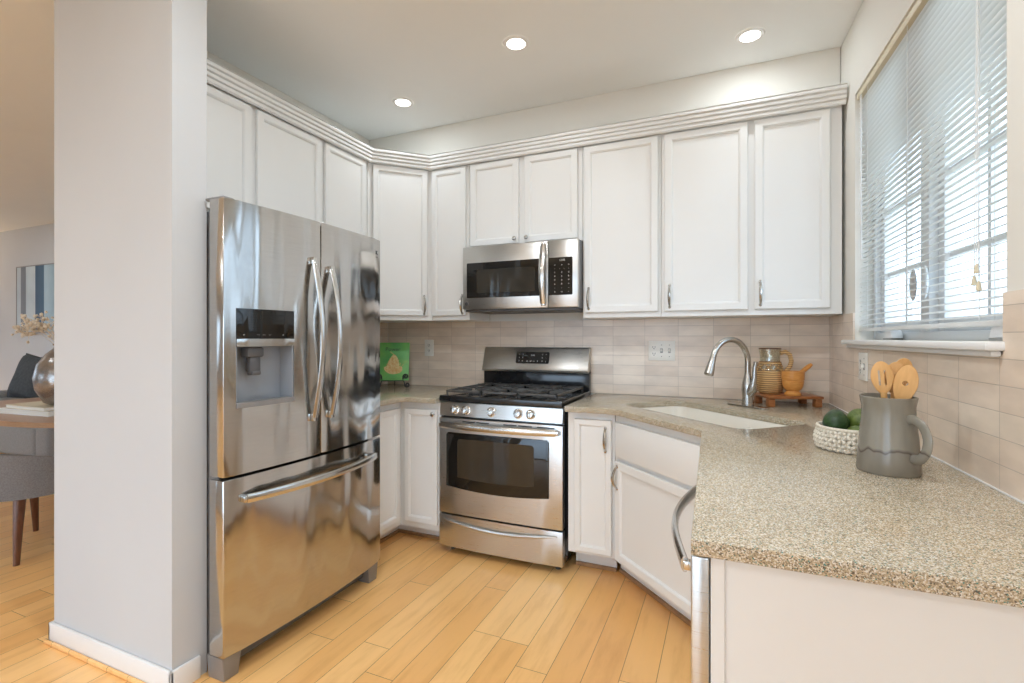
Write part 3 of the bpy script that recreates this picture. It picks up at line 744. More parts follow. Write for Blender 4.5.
# oven window with bowed lower edge
wx0, wx1, wz1, wz0 = 0.052, 0.688, 0.718, 0.405
def wpoly(x0, x1, z0, z1, sag, n=16, r=0.012):
    pts = [(x1, z1-r), (x1-r, z1), (x0+r, z1), (x0, z1-r)]
    return pts+[(x0+(x1-x0)*k/n, z0-sag*(1-(2*k/n-1)**2)) for k in range(n+1)]
RX = Matrix.Rotation(PI/2, 4, 'X')
b = MB(); b.prism(wpoly(wx0, wx1, wz0, wz1, 0.022), 0.0055, 0.0085, T=RX, bev=0.001); ow = b.out('oven_window', 'blackglass', od)
b = MB(); b.prism(wpoly(wx0+0.075, wx1-0.085, wz0+0.055, wz1-0.035, 0.012), 0.0086, 0.0092, T=RX); b.out('inner_pane', 'ovenglass', ow)
pts = []
for k in range(25):
    u = k/24; pts.append((0.030+(Wd-0.06)*u, -0.030-0.018*math.sin(PI*u), 0.764-0.004*math.sin(PI*u)))
b = MB(); b.tube(pts, 0.008, 10, w=2.4, up=(0, -1, 0))
for e in (pts[0], pts[-1]): b.box(e[0]-0.016, e[0]+0.016, e[1]-0.004, -0.0005, 0.75, 0.774, 0.003)
b.out('handle', 'chrome', od)
for x0, x1 in ((0.16, 0.24), (0.25, 0.33), (0.42, 0.50), (0.51, 0.59), (0.62, 0.72)): MB().box(x0, x1, -0.009, -0.004, 0.782, 0.788, 0.001).out('vent_slot', 'darkprint', od)
cp = MB(); cp.prism([(0, 0), (0.045, 0), (0.045, 0.078), (0.012, 0.078)], 0.0, Wd, T=Matrix(((0, 0, 1, 0), (1, 0, 0, 0), (0, 1, 0, 0.812), (0, 0, 0, 1))), bev=0.002)
cpo = cp.out('control_panel', 'steel', ra)
tl = math.atan(0.012/0.078)
for kx in (0.103, 0.178, 0.340, 0.505, 0.580):
    Tk = Matrix.Translation((kx, 0.0055, 0.850)) @ Matrix.Rotation(PI/2-tl, 4, 'X')
    b = MB(); b.lathe([(0.028, 0.0), (0.028, 0.004), (0.022, 0.006), (0.0205, 0.024), (0.017, 0.027), (0, 0.028)], 28, T=Tk); b.box(-0.0045, 0.0045, -0.020, 0.020, 0.024, 0.034, 0.002, 2, T=Tk)
    b.out('knob', 'chrome', cpo)
# cooktop
b = MB(); b.box(0, Wd, -0.004, 0.575, 0.8965, 0.932, 0.006, 3); ck = b.out('cooktop', 'black', ra)
for bx_, by_, br in ((0.17, 0.15, 0.05), (0.17, 0.43, 0.042), (0.378, 0.29, 0.045), (0.587, 0.15, 0.046), (0.587, 0.43, 0.05)):
    b = MB(); b.lathe([(br, 0.9325), (br, 0.940), (br*0.85, 0.9405), (br*0.85, 0.947), (br*0.75, 0.9495), (0, 0.950)], 24, (bx_, by_, 0)); b.out('burner', 'iron', ck)
for gx0, gx1 in ((0.03, 0.262), (0.268, 0.489), (0.495, 0.727)):
    b = MB(); y0, y1 = 0.025, 0.555; zt = 0.958; gw = 0.0065
    for x in (gx0+gw, gx1-gw): b.box(x-gw, x+gw, y0, y1, zt-0.010, zt+0.004, 0.003, 1)
    for y in (y0+gw, (y0+y1)/2, y1-gw): b.box(gx0, gx1, y-gw, y+gw, zt-0.010, zt+0.004, 0.003, 1)
    xm = (gx0+gx1)/2
    for yc_ in ((y0*3+y1)/4, (y0+3*y1)/4):
        for sx_, sy_ in ((1, 0), (-1, 0), (0, 1), (0, -1)):
            xa, ya = xm+sx_*0.025, yc_+sy_*0.025; xb = xm+sx_*((gx1-gx0)/2-0.005); yb_ = yc_+sy_*((y1-y0)/4-0.003)
            b.box(min(xa, xb)-(0 if sx_ else gw*.8), max(xa, xb)+(0 if sx_ else gw*.8), min(ya, yb_)-(0 if sy_ else gw*.8), max(ya, yb_)+(0 if sy_ else gw*.8), zt-0.008, zt+0.008, 0.003, 1)
    for x in (gx0+gw, gx1-gw):
        for y in (y0+gw, (y0+y1)/2, y1-gw): b.cyl((x, y, 0.9325), (x, y, zt-0.008), 0.006, 8)
    b.out('grate', 'iron', ck, 'black cast iron burner grate')
# backguard
MB().box(0.006, Wd-0.006, 0.577, 0.622, 0.90, 1.055, 0.002).out('back_panel', 'black', ra)
MYZ = Matrix(((0, 0, 1, 0), (1, 0, 0, 0), (0, 1, 0, 0), (0, 0, 0, 1)))
b = MB(); b.prism([(0.545, 1.045), (0.542, 1.057), (0.552, 1.075), (0.590, 1.195), (0.600, 1.207), (0.625, 1.207), (0.625, 1.045)], 0.006, Wd-0.006, T=MYZ, bev=0.003)
bg = b.out('backguard', 'steel', ra)
sl_ = math.atan2(0.038, 0.12)     # lean of the backguard face
Td = Matrix.Translation((0.372, 0.571-0.0008, 1.138)) @ Matrix.Rotation(PI/2-sl_, 4, 'X')
b = MB(); b.prism(rrect(-0.118, 0.118, -0.040, 0.040, 0.01), -0.001, 0.002, T=Td); dpn = b.out('control_display', 'blackglass', bg)
rows = [(-0.095, 0.022, '1'), (-0.070, 0.022, '2'), (-0.095, 0.0, '4'), (-0.070, 0.0, '5'), (-0.095, -0.024, '7'), (-0.070, -0.024, '8'), (0.0, 0.016, '12:00'), (-0.035, -0.024, 'on'), (-0.012, -0.024, 'off'), (0.012, -0.024, 'on'),
        (0.038, -0.024, '0'), (0.070, 0.022, '3'), (0.095, 0.022, '+'), (0.070, 0.0, '6'), (0.095, 0.0, '-'), (0.070, -0.024, '9'), (0.095, -0.024, 'x')]
for x, z, s_ in rows:
    p_ = Td @ Vector((x, z, 0.0024)); text('lettering', s_, 0.013, 'lettering', dpn, p_, (PI/2-sl_, 0, 0))
for x in (0.05, Wd-0.05):
    for y in (0.08, 0.55): MB().lathe([(0.016, 0.001), (0.016, 0.006), (0.01, 0.010), (0.01, 0.042)], 14, (x, y, 0)).out('foot', 'dark', ra)

# ------------------------------------------------------------------ microwave
mw = thing('microwave', 'stainless over-the-range microwave with black door window', 'microwave', (-1.543, 2.765, 1.436))
MWW, MWH = 0.755, 0.408
MB().box(0.002, MWW-0.002, 0.032, YB-2.765-0.012, 0.012, MWH, 0.002).out('case', 'greyside', mw)
b = MB(); b.box(0, 0.571, 0, 0.031, 0.014, MWH, 0.004); md_ = b.out('door', 'steel', mw)
b = MB(); b.box(0.573, MWW, 0, 0.031, 0.014, MWH, 0.004); mc = b.out('control_side', 'steel', mw)
b = MB(); b.prism(rrect(0.030, 0.535, 0.085, 0.305, 0.006), 0.0002, 0.003, T=RX); mg = b.out('door_window', 'blackglass', md_)
b = MB(); b.prism(rrect(0.10, 0.49, 0.115, 0.26, 0.004), 0.0031, 0.0036, T=RX); b.out('inner_pane', 'ovenglass', mg)
pts = []
for k in range(21):
    u = k/20; pts.append((0.548, -0.022-0.028*math.sin(PI*u), 0.035+0.345*u))
b = MB(); b.tube(pts, 0.007, 10, w=2.5, up=(0, -1, 0))
for e in (pts[0], pts[-1]): b.box(e[0]-0.011, e[0]+0.011, e[1]-0.004, -0.0005, e[2]-0.012, e[2]+0.012, 0.003)
b.out('handle', 'chrome', md_)
b = MB(); b.prism(rrect(0.576, 0.722, 0.085, 0.305, 0.006), 0.0002, 0.003, T=RX); mk = b.out('keypad', 'blackglass', mc)
text('lettering', '12:00', 0.016, 'lettering', mk, (0.660, -0.0036, 0.288), (PI/2, 0, 0))
for r_, ks in enumerate(['o o o', '- - - -', '1 2 3', '4 5 6', '7 8 9', 'x 0 +', '- - -', 'o  o  -']):
    nk = ks.split()
    for c_, s_ in enumerate(nk):
        text('lettering', s_, 0.013, 'lettering', mk, (0.615+0.085*c_/(len(nk)-1), -0.0036, 0.262-r_*0.0225), (PI/2, 0, 0))
b = MB(); b.lathe([(0.0, 0.0), (0.013, 0.0), (0.013, 0.0015), (0.0, 0.0018)], 24, T=Matrix.Translation((0.028, 0, 0.05)) @ Matrix.Rotation(PI/2, 4, 'X')); bdg = b.out('badge', 'chrome', md_, 'round maker badge')
text('lettering', 'GE', 0.014, 'darkprint', bdg, (0.028, -0.0022, 0.05), (PI/2, 0, 0))
b = MB(); b.box(0.01, MWW-0.01, 0.02, 0.38, 0.0, 0.0115, 0.002); b.out('vent_grille', 'dark', mw)

# ------------------------------------------------------------------ dishwasher
dwa = thing('dishwasher', 'stainless dishwasher with bowed bar handle under the near end of the counter', 'dishwasher', (-0.062, 0.985, 0), 0)
b = MB(); b.box(0, 0.032, -0.022, 0.60, 0.10, 0.872, 0.004); dd_ = b.out('door', 'steel', dwa)
MB().box(0.034, 0.58, 0.004, 0.60, 0.05, 0.87).out('tub', 'greyside', dwa)
MB().box(0.06, 0.075, 0.004, 0.60, 0.001, 0.098).out('toe_kick', 'darkprint', dwa)
pts = []
for k in range(21):
    u = k/20; pts.append((-0.014-0.040*math.sin(PI*u), 0.03+0.53*u, 0.832))
b = MB(); b.tube(pts, 0.008, 10, w=2.0, up=(-1, 0, 0))
for e in (pts[0], pts[-1]): b.box(e[0]-0.002, -0.0005, e[1]-0.008, e[1]+0.008, 0.823, 0.841, 0.003)
b.out('handle', 'chrome', dd_)

# ------------------------------------------------------------------ faucet
fx, fy = 0.095, 2.835
fa = thing('kitchen_faucet', 'brushed nickel gooseneck pull-down faucet behind the sink', 'faucet', (fx, fy, CT), -PI/4)
b = MB(); b.prism([(x, y) for x, y in rrect(-0.125, 0.125, -0.028, 0.028, 0.027, 8)], 0.0005, 0.009, bev=0.003); b.out('deck_plate', 'nickel', fa)
b = MB(); b.lathe([(0.029, 0.0095), (0.030, 0.02), (0.026, 0.045), (0.030, 0.09), (0.027, 0.125), (0.0165, 0.165), (0.0145, 0.18)], 28)
pts = [(0, 0, 0.165), (0, 0, 0.232)]
R_ = 0.116
for k in range(1, 15):
    a = PI*k/14*0.93; pts.append((0, -R_+R_*math.cos(a), 0.232+R_*math.sin(a)))
b.tube(pts, 0.0145, 16, up=(1, 0, 0)); b.out('spout', 'nickel', fa)
e = Vector(pts[-1]); d = (Vector(pts[-1])-Vector(pts[-2])).normalized()
b = MB(); b.tube([e+d*0.001, e+d*0.02, e+d*0.06, e+d*0.085, e+d*0.092], [0.0155, 0.016, 0.022, 0.0235, 0.019], 18, up=(1, 0, 0)); b.out('spray_head', 'nickel', fa)
b = MB(); b.tube([(0.010, 0.0, 0.070), (0.030, 0.0, 0.095), (0.038, 0.0, 0.125)], [0.024, 0.025, 0.017], 16)
b.tube([(0.030, 0, 0.105), (0.040, 0.002, 0.15), (0.040, 0.004, 0.20), (0.046, 0.006, 0.235)], [0.017, 0.013, 0.010, 0.011], 12); b.out('lever_handle', 'nickel', fa)

# ------------------------------------------------------------------ woods and props
def wood(name, c1, c2, rough=0.45, st=(1, 1, 8), sc=12): 
    m = mat(name, c1, rough); v = coords(m, st); n = noise(m, v, sc, 5, 0.6)
    L(m, ramp(m, n.outputs[0], [(0.3, c1), (0.7, c2)]), P(m).inputs['Base Color']); bump(m, n.outputs[0], 0.15, 0.001); return m
M['spoon'] = wood('beech_spoon', (0.62, 0.33, 0.11), (0.74, 0.43, 0.17), 0.5, (8, 8, 1))
M['redwood'] = wood('reddish_board_wood', (0.26, 0.085, 0.025), (0.42, 0.16, 0.05), 0.35, (2, 10, 10))
M['bowlwood'] = wood('orange_turned_wood', (0.60, 0.24, 0.05), (0.72, 0.34, 0.09), 0.3, (3, 3, 12))
M['walnut'] = wood('walnut', (0.10, 0.035, 0.015), (0.17, 0.065, 0.03), 0.35, (8, 8, 1))
M['table'] = wood('table_top_wood', (0.34, 0.18, 0.09), (0.44, 0.25, 0.14), 0.3, (1, 8, 8))
def wicker():
    m = mat('woven_wicker', (0.5, 0.3, 0.12), 0.7)
    v = coords(m, (1, 1, 1)); wv = N(m, 'ShaderNodeTexWave'); wv.bands_direction = 'Z'; wv.inputs['Scale'].default_value = 28; wv.inputs['Distortion'].default_value = 1.5; wv.inputs['Detail'].default_value = 2
    L(m, v, wv.inputs['Vector']); L(m, ramp(m, wv.outputs[0], [(0.0, (0.34, 0.17, 0.06)), (0.6, (0.68, 0.42, 0.18)), (1, (0.78, 0.52, 0.25))]), P(m).inputs['Base Color'])
    bump(m, wv.outputs[0], 0.7, 0.002); return m
M['wicker'] = wicker()

# serving board on feet
tb = thing('wooden_riser', 'reddish wooden footed serving board in the counter corner', 'serving board', (0.286, 2.985, CT), math.radians(20))
MB().box(-0.135, 0.140, -0.095, 0.095, 0.043, 0.058, 0.004, 2).out('board', 'redwood', tb)
for x in (-0.115, 0.118):
    for y in (-0.072, 0.075): MB().box(x-0.017, x+0.017, y-0.017, y+0.017, 0.0008, 0.0428, 0.003).out('leg', 'redwood', tb)
# pitcher
zt = CT+0.0585
pi_ = thing('wicker_pitcher', 'glass pitcher wrapped in wicker with a wicker handle standing on the wooden board', 'pitcher', (0.209, 3.008, zt), 0.2)
b = MB(); b.lathe([(0.048, 0.0005), (0.058, 0.010), (0.0655, 0.045), (0.067, 0.075), (0.0655, 0.105), (0.062, 0.122)], 40); b.out('wicker_wrap', 'wicker', pi_)
b = MB(); b.lathe([(0.062, 0.1225), (0.060, 0.135), (0.052, 0.160), (0.049, 0.175), (0.050, 0.20), (0.054, 0.238), (0.0515, 0.238), (0.047, 0.20), (0.046, 0.175), (0.049, 0.160), (0.057, 0.135), (0.059, 0.1225)], 40, cap=False, T=None)
gl = b.out('glass_neck', 'jugglass', pi_)
b = MB()
b.lathe([(0.0545, 0.238), (0.0555, 0.2405), (0.0545, 0.243), (0.0515, 0.2425), (0.0505, 0.2395), (0.0515, 0.238)], 32, cap=False)
b.out('rim', 'walnut', gl, 'dark rim')
b = MB()
for k in range(8):
    a0 = 2*PI*k/8
    b.tube([(0.0635*math.cos(a0), 0.0635*math.sin(a0), 0.123), (0.0605*math.cos(a0+.35), 0.060*math.sin(a0+.35), 0.140), (0.0540*math.cos(a0+.75), 0.0540*math.sin(a0+.75), 0.162)], 0.0028, 6)
    b.tube([(0.0635*math.cos(a0), 0.0635*math.sin(a0), 0.123), (0.0605*math.cos(a0-.35), 0.060*math.sin(a0-.35), 0.140), (0.0540*math.cos(a0-.75), 0.0540*math.sin(a0-.75), 0.162)], 0.0028, 6)
b.lathe([(0.0515, 0.160), (0.055, 0.163), (0.055, 0.168), (0.0515, 0.171)], 32, cap=False)
b.out('wicker_lattice', 'wicker', pi_)
b = MB(); b.tube([(0.051, 0, 0.215), (0.075, 0, 0.224), (0.098, 0, 0.208), (0.106, 0, 0.175), (0.098, 0, 0.145), (0.082, 0, 0.122), (0.070, 0, 0.108)], 0.0115, 12, up=(0, 1, 0)); b.out('handle', 'wicker', pi_)
# mortar and pestle
mo = thing('wooden_mortar', 'orange-brown turned wooden mortar on the board beside the pitcher', 'mortar', (0.310, 2.938, zt))
b = MB(); b.lathe([(0.038, 0.0005), (0.040, 0.010), (0.032, 0.018), (0.029, 0.024), (0.040, 0.034), (0.048, 0.050), (0.051, 0.070), (0.0515, 0.075), (0.049, 0.078), (0.053, 0.083), (0.0545, 0.125), (0.050, 0.126), (0.047, 0.085), (0.036, 0.055), (0.0, 0.045)], 40)
b.out('bowl', 'bowlwood', mo)
pe = tag(MB().tube([(0.0, 0, 0.0), (0.022, 0, 0.0225), (0.044, 0, 0.045), (0.085, 0, 0.080), (0.10, 0, 0.092)], [0.010, 0.013, 0.011, 0.012, 0.008], 14).out('wooden_pestle', 'bowlwood'), 'wooden pestle leaning out of the mortar', 'pestle')
pe.location = (0.302, 2.936, zt+0.070); pe.rotation_euler = (0, 0, 0.3)

# crocheted basket with avocados
BK = Vector((0.370, 1.893, CT))
bk = thing('crochet_basket', 'cream crocheted rope basket on the counter holding avocados', 'basket', BK)
def rope(h):
    m = mat('cotton_rope', (0.78, 0.71, 0.60), 0.9); v = coords(m); n = noise(m, v, 220, 3); bump(m, n.outputs[0], 0.4, 0.001)
    L(m, ramp(m, n.outputs[0], [(0.3, (0.66, 0.59, 0.48)), (0.7, (0.83, 0.77, 0.67))]), P(m).inputs['Base Color']); return m
M['rope'] = rope(0)
b = MB(); R0 = 0.104
rows_, nst = 5, 26
for r_ in range(rows_):
    z0 = 0.0075+r_*0.0125; rad = R0*(0.93+0.07*math.sin(PI*(r_+0.8)/rows_))
    for k in range(nst):
        a = 2*PI*(k+0.5*(r_ % 2))/nst; st = 2*PI/nst
        for sgn in (-1, 1):      # each stitch is a little V of rope
            p0 = (rad*math.cos(a), rad*math.sin(a), z0-0.004)
            a1 = a+sgn*st*0.42; p1 = ((rad+0.0025)*math.cos(a+sgn*st*.22), (rad+0.0025)*math.sin(a+sgn*st*.22), z0+0.002); p2 = (rad*math.cos(a1), rad*math.sin(a1), z0+0.009)
            b.tube([p0, p1, p2], [0.0040, 0.0064, 0.0048], 6)
ring = [(R0*0.955*math.cos(2*PI*k/48), R0*0.955*math.sin(2*PI*k/48), 0.0705) for k in range(48)]
b.tube(ring, 0.0055, 8, closed=True)
b.out('woven_side', 'rope', bk)
MB().lathe([(0, 0.001), (R0*0.93, 0.001), (R0*0.97, 0.01), (R0*0.93, 0.069), (R0*0.89, 0.069), (R0*0.91, 0.01), (0, 0.008)], 48, cap=False).out('lining', 'rope', bk)
def avo(name, c1, c2): 
    m = mat(name, c1, 0.4); v = coords(m); n = noise(m, v, 90, 4); L(m, ramp(m, n.outputs[0], [(0.35, c1), (0.7, c2)]), P(m).inputs['Base Color']); bump(m, n.outputs[0], 0.35, 0.001); return m
M['avo1'] = avo('dark_avocado_skin', (0.012, 0.035, 0.008), (0.035, 0.085, 0.02)); M['avo2'] = avo('green_avocado_skin', (0.07, 0.11, 0.015), (0.15, 0.20, 0.04))
def avocado(loc, rot, m, lab, r=0.036):
    prof = [(0, -1.15), (0.45, -1.05), (0.8, -0.75), (1.0, -0.25), (0.97, 0.2), (0.80, 0.65), (0.62, 0.98), (0.42, 1.22), (0.2, 1.34), (0, 1.36)]
    t = thing('avocado', lab, 'avocado', loc, 0, 'avocados in the crocheted basket'); t.rotation_euler = rot
    MB().lathe([(a*r, z*r) for a, z in prof], 28).out('fruit', m, t)
    MB().lathe([(0.10*r, 1.33*r), (0.14*r, 1.40*r), (0.09*r, 1.44*r), (0, 1.45*r)], 10).out('stem', 'walnut', t, 'small brown stem stub')
avocado(BK+Vector((-0.050, -0.010, 0.085)), (-1.0, 0.15, -0.1), 'avo1', 'dark green avocado at the left side of the basket', 0.037)
avocado(BK+Vector((0.022, 0.020, 0.090)), (-1.5, 0.0, -0.2), 'avo2', 'lighter green round-topped avocado in the middle of the basket', 0.039)
avocado(BK+Vector((0.006, -0.050, 0.048)), (1.50, 0.0, 1.5), 'avo2', 'green avocado lying low at the front rim of the basket', 0.036)
avocado(BK+Vector((0.066, -0.028, 0.078)), (1.3, 0.2, 0.5), 'avo1', 'dark avocado half hidden behind the grey jug', 0.027)

# stoneware jug with utensils
def stone():
    m = mat('grey_glaze', (0.3, 0.28, 0.25), 0.22, spec=0.6); v = coords(m, (3, 3, 1)); n = noise(m, v, 4, 4)
    c = ramp(m, n.outputs[0], [(0.3, (0.19, 0.172, 0.138)), (0.7, (0.31, 0.285, 0.235))])
    # darker drip line where the glaze layers overlap
    t = N(m, 'ShaderNodeTexCoord'); s = N(m, 'ShaderNodeSeparateXYZ'); L(m, t.outputs['Object'], s.inputs[0])
    n2 = noise(m, coords(m, (1, 1, 0.01)), 16, 2)
    q = N(m, 'ShaderNodeMath'); q.operation = 'MULTIPLY_ADD'; L(m, n2.outputs[0], q.inputs[0]); q.inputs[1].default_value = 0.07; q.inputs[2].default_value = 0.022
    d = N(m, 'ShaderNodeMath'); d.operation = 'SUBTRACT'; L(m, s.outputs['Z'], d.inputs[0]); L(m, q.outputs[0], d.inputs[1])
    r1 = ramp(m, d.outputs[0], [(0.0, (0.25, 0.25, 0.25)), (0.0005, (1, 1, 1)), (0.006, (1, 1, 1)), (0.009, (0, 0, 0))])
    c = mix(m, r1, c, (0.11, 0.085, 0.07)); L(m, c, P(m).inputs['Base Color']); bump(m, n.outputs[0], 0.1, 0.003); return m
M['stone'] = stone()
JG = Vector((0.393, 1.615, CT)); ja = math.radians(-60)
ju = thing('stoneware_jug', 'grey glazed stoneware jug with a loop handle holding wooden utensils', 'jug', JG, ja)
outp = [(0.0, 0.001), (0.069, 0.001), (0.0715, 0.006), (0.0685, 0.045), (0.065, 0.095), (0.0595, 0.145), (0.059, 0.175), (0.063, 0.196), (0.0635, 0.200), (0.060, 0.201), (0.055, 0.178), (0.056, 0.145), (0.061, 0.095), (0.0645, 0.045), (0.065, 0.012), (0, 0.010)]
b = MB(); b.lathe(outp, 56, cap=False)
for v in b.bm.verts:            # pinch a pouring lip opposite the handle
    if v.co.z > 0.15 and v.co.x < 0:
        k = ((v.co.z-0.15)/0.05)*max(0, -v.co.x/0.07)**6
        v.co.x -= 0.007*k; v.co.z += 0.004*k
b.out('vessel', 'stone', ju)
b = MB(); b.tube(spline([(0.059, 0, 0.146), (0.075, 0, 0.149), (0.100, 0, 0.135), (0.112, 0, 0.105), (0.108, 0, 0.076), (0.094, 0, 0.055), (0.078, 0, 0.050), (0.069, 0, 0.052)], 4), 0.0055, 12, w=2.3, up=(0, 1, 0)); b.out('handle', 'stone', ju)
def spoon(loc, lean, az, lab, kind, ln=0.285, hw=0.026, hl=0.040, roll=0.0):
    """origin at the foot of the stick; head flat side faces local -y"""
    b = MB(); st = ln-2*hl
    b.tube([(0, 0, 0), (0, 0, st*0.6), (0, 0, st+0.006)], [0.0055, 0.006, 0.0075], 12)
    n = 20
    poly = []
    for k in range(n*2):
        a = 2*PI*k/(n*2); x = hw*math.sin(a); z = -math.cos(a)*hl
        x *= 1.0-0.22*(-z/hl if z < 0 else 0)
        poly.append((x, z+st+hl))
    b.prism(poly, -0.0035, 0.0035, T=RX, bev=0.002)
    o = b.out('wooden_spoon' if kind != 'slot' else 'slotted_spoon', 'spoon')
    if kind == 'slot':
        c = MB()
        for x in (-0.006, 0.007): c.box(x-0.0022, x+0.0022, -0.02, 0.02, st+hl-0.020, st+hl+0.020)
        cut(o, c)
    if kind == 'hole':
        c = MB(); c.cyl((0.0, -0.02, st+hl+0.004), (0, 0.02, st+hl+0.004), 0.0065, 16); cut(o, c)
    if kind == 'bowl':
        for v in o.data.vertices:
            if v.co.z > st+0.01:
                rr_ = (v.co.x/hw)**2+((v.co.z-st-hl)/hl)**2
                v.co.y += 0.008*(1-min(1, rr_))
    tag(o, lab, 'utensil', 'wooden utensils in the grey jug'); o.location = loc
    o.rotation_euler = (Matrix.Rotation(az, 4, 'Z') @ Matrix.Rotation(lean, 4, 'Y') @ Matrix.Rotation(roll, 4, 'Z')).to_euler()
    return o
va = math.radians(-12)
spoon(JG+Vector((0.002, -0.016, 0.013)), math.radians(-4.5), va, 'slotted wooden spoon leaning left in the jug', 'slot', 0.282, 0.025, 0.044)
spoon(JG+Vector((0.002, 0.010, 0.013)), math.radians(3.8), va, 'solid wooden spoon standing upright in the middle of the jug', 'bowl', 0.280, 0.025, 0.044)
spoon(JG+Vector((-0.010, 0.030, 0.013)), math.radians(10.5), va, 'tallest wooden spoon at the back right of the jug', 'bowl', 0.294, 0.024, 0.042, 0.3)
spoon(JG+Vector((-0.008, -0.018, 0.013)), math.radians(10.0), va, 'wooden spatula with a round hole leaning right at the front of the jug', 'hole', 0.277, 0.026, 0.052, -0.25)

# ------------------------------------------------------------------ outlets
def receptacle(b, x, z):
    for dz in (0.020, -0.020): b.prism(rrect(x-0.016, x+0.016, z+dz-0.015, z+dz+0.015, 0.010), 0.0051, 0.0062, T=RX)
def slots(x, z, parent):
    b = MB()
    for dz in (0.020, -0.020):
        b.box(x-0.008, x-0.005, -0.0068, -0.0060, z+dz-0.003, z+dz+0.008); b.box(x+0.005, x+0.008, -0.0068, -0.0060, z+dz-0.003, z+dz+0.008); b.cyl((x, -0.0068, z+dz-0.008), (x, -0.006, z+dz-0.008), 0.003, 10)
    b.out('slot', 'darkprint', parent)
def plate(name, lab, loc, rz, w_, h_, gangs):
    t = thing(name, lab, 'outlet', loc, rz)
    b = MB(); b.box(-w_/2, w_/2, -0.005, 0, -h_/2, h_/2, 0.002); b.out('cover_plate', 'plastic_white', t)
    for x, k in gangs:
        q = MB()
        if k == 'o':
            receptacle(q, x, 0); r = q.out('receptacle', 'plastic_white', t); slots(x, 0, r)
        else:
            q.box(x-0.005, x+0.005, -0.016, -0.0052, -0.004, 0.010, 0.002); q.out('switch', 'plastic_white', t, 'toggle switch')
            s = MB(); s.box(x-0.0075, x+0.0075, -0.0062, -0.0052, -0.014, 0.014); 
            for z in (0.035, -0.035): s.cyl((x, -0.0062, z), (x, -0.0052, z), 0.003, 10)
            s.out('slot', 'greyside', t)
    return t
plate('switch_outlet_plate', 'wide wall plate with an outlet and two switches on the tile left of the faucet', (-0.372, YB-0.0085, 1.192), 0, 0.158, 0.122, [(-0.045, 'o'), (0.0, 's'), (0.046, 's')])
plate('wall_outlet', 'white outlet on the tile between the green book and the range', (-2.050, YB-0.0085, 1.196), 0, 0.078, 0.122, [(0, 'o')])
q = rwp(0.625, 0.0085, 1.148); plate('wall_outlet', 'pale outlet on the side wall tile below the window sill', q, TH-PI/2, 0.118, 0.118, [(-0.024, 'o'), (0.024, 's')])

# ------------------------------------------------------------------ cook book on scroll stand
BQ = (-2.20, 2.92, CT); brz = math.radians(30)
es = thing('book_easel', 'black wrought iron scroll stand holding the green book', 'book stand', BQ, brz)
b = MB()
def spiral(c, r0, turns, a0, sgn, n=26):
    return [(c[0]+(r0*(1-0.78*k/n))*math.cos(a0+sgn*turns*2*PI*k/n), c[1], c[2]+(r0*(1-0.78*k/n))*math.sin(a0+sgn*turns*2*PI*k/n)) for k in range(n+1)]
for sx_ in (-1, 1):
    b.tube([(sx_*0.075, -0.012, 0.055), (sx_*0.084, -0.018, 0.032)]+spiral((sx_*0.102, -0.020, 0.022), 0.018, 1.3, PI if sx_ > 0 else 0, sx_), 0.0052, 7)
    b.tube([(sx_*0.070, -0.012, 0.055), (sx_*0.076, -0.034, 0.070)]+spiral((sx_*0.094, -0.036, 0.082), 0.019, 1.3, PI if sx_ > 0 else 0, -sx_), 0.0052, 7)
    b.tube([(sx_*0.072, -0.012, 0.055), (sx_*0.045, 0.03, 0.16), (0.0, 0.06, 0.22)], 0.003, 7)
b.tube([(-0.08, -0.012, 0.055), (0, -0.014, 0.053), (0.08, -0.012, 0.055)], 0.0035, 8); b.tube([(-0.07, -0.034, 0.052), (0.07, -0.034, 0.052)], 0.003, 8)
b.tube([(-0.07, -0.034, 0.052), (-0.074, -0.012, 0.055)], 0.003, 6); b.tube([(0.07, -0.034, 0.052), (0.074, -0.012, 0.055)], 0.003, 6)
b.tube([(0, 0.058, 0.22), (0, 0.085, 0.11), (0, 0.11, 0.003)], 0.003, 7); b.out('scroll_frame', 'wrought', es)
def cover():
    m = mat('green_book_cover', (0.1, 0.4, 0.1), 0.4); v = coords(m); n = noise(m, v, 7, 3)
    L(m, ramp(m, n.outputs[0], [(0.35, (0.11, 0.42, 0.12)), (0.55, (0.18, 0.50, 0.12)), (0.7, (0.36, 0.58, 0.13))]), P(m).inputs['Base Color']); return m
M['cover'] = cover(); M['pages'] = noisy('paper', (0.75, 0.72, 0.65), (0.8, 0.77, 0.7), 60, 0.8, (1, 1, 20))
M['pastry'] = noisy('golden_art', (0.75, 0.42, 0.14), (0.92, 0.80, 0.42), 70, 0.6)
bo = thing('cook_book', 'green book with a golden drawing on its cover standing on the iron stand', 'book', (BQ[0], BQ[1], CT), brz)
hold = MB(); TL = Matrix.Translation((0.0, -0.030, 0.0565)) @ Matrix.Rotation(math.radians(-18), 4, 'X')
BW, BH = 0.112, 0.280
o = MB(); o.box(-BW, BW-0.002, 0.0025, 0.0125, 0.003, BH-0.003, T=TL); o.out('pages', 'pages', bo)
o = MB(); o.box(-BW, BW, 0, 0.0022, 0, BH, 0.0006, 1, T=TL); o.box(-BW, BW, 0.0128, 0.015, 0, BH, 0.0006, 1, T=TL); cv = o.out('cover', 'cover', bo)
o = MB(); pear = []
for k in range(40):
    a = 2*PI*k/40; r = 1.0-0.30*math.sin(a)-0.06*math.cos(3*a); pear.append((0.062*r*math.cos(a)*(1.0 if math.sin(a) < 0 else 0.72)+0.004, 0.105+0.062*math.sin(a)*(1.0 if math.sin(a) < 0 else 1.35)))
o.prism(pear, 0.0002, 0.0008, T=TL @ RX)
random.seed(3)
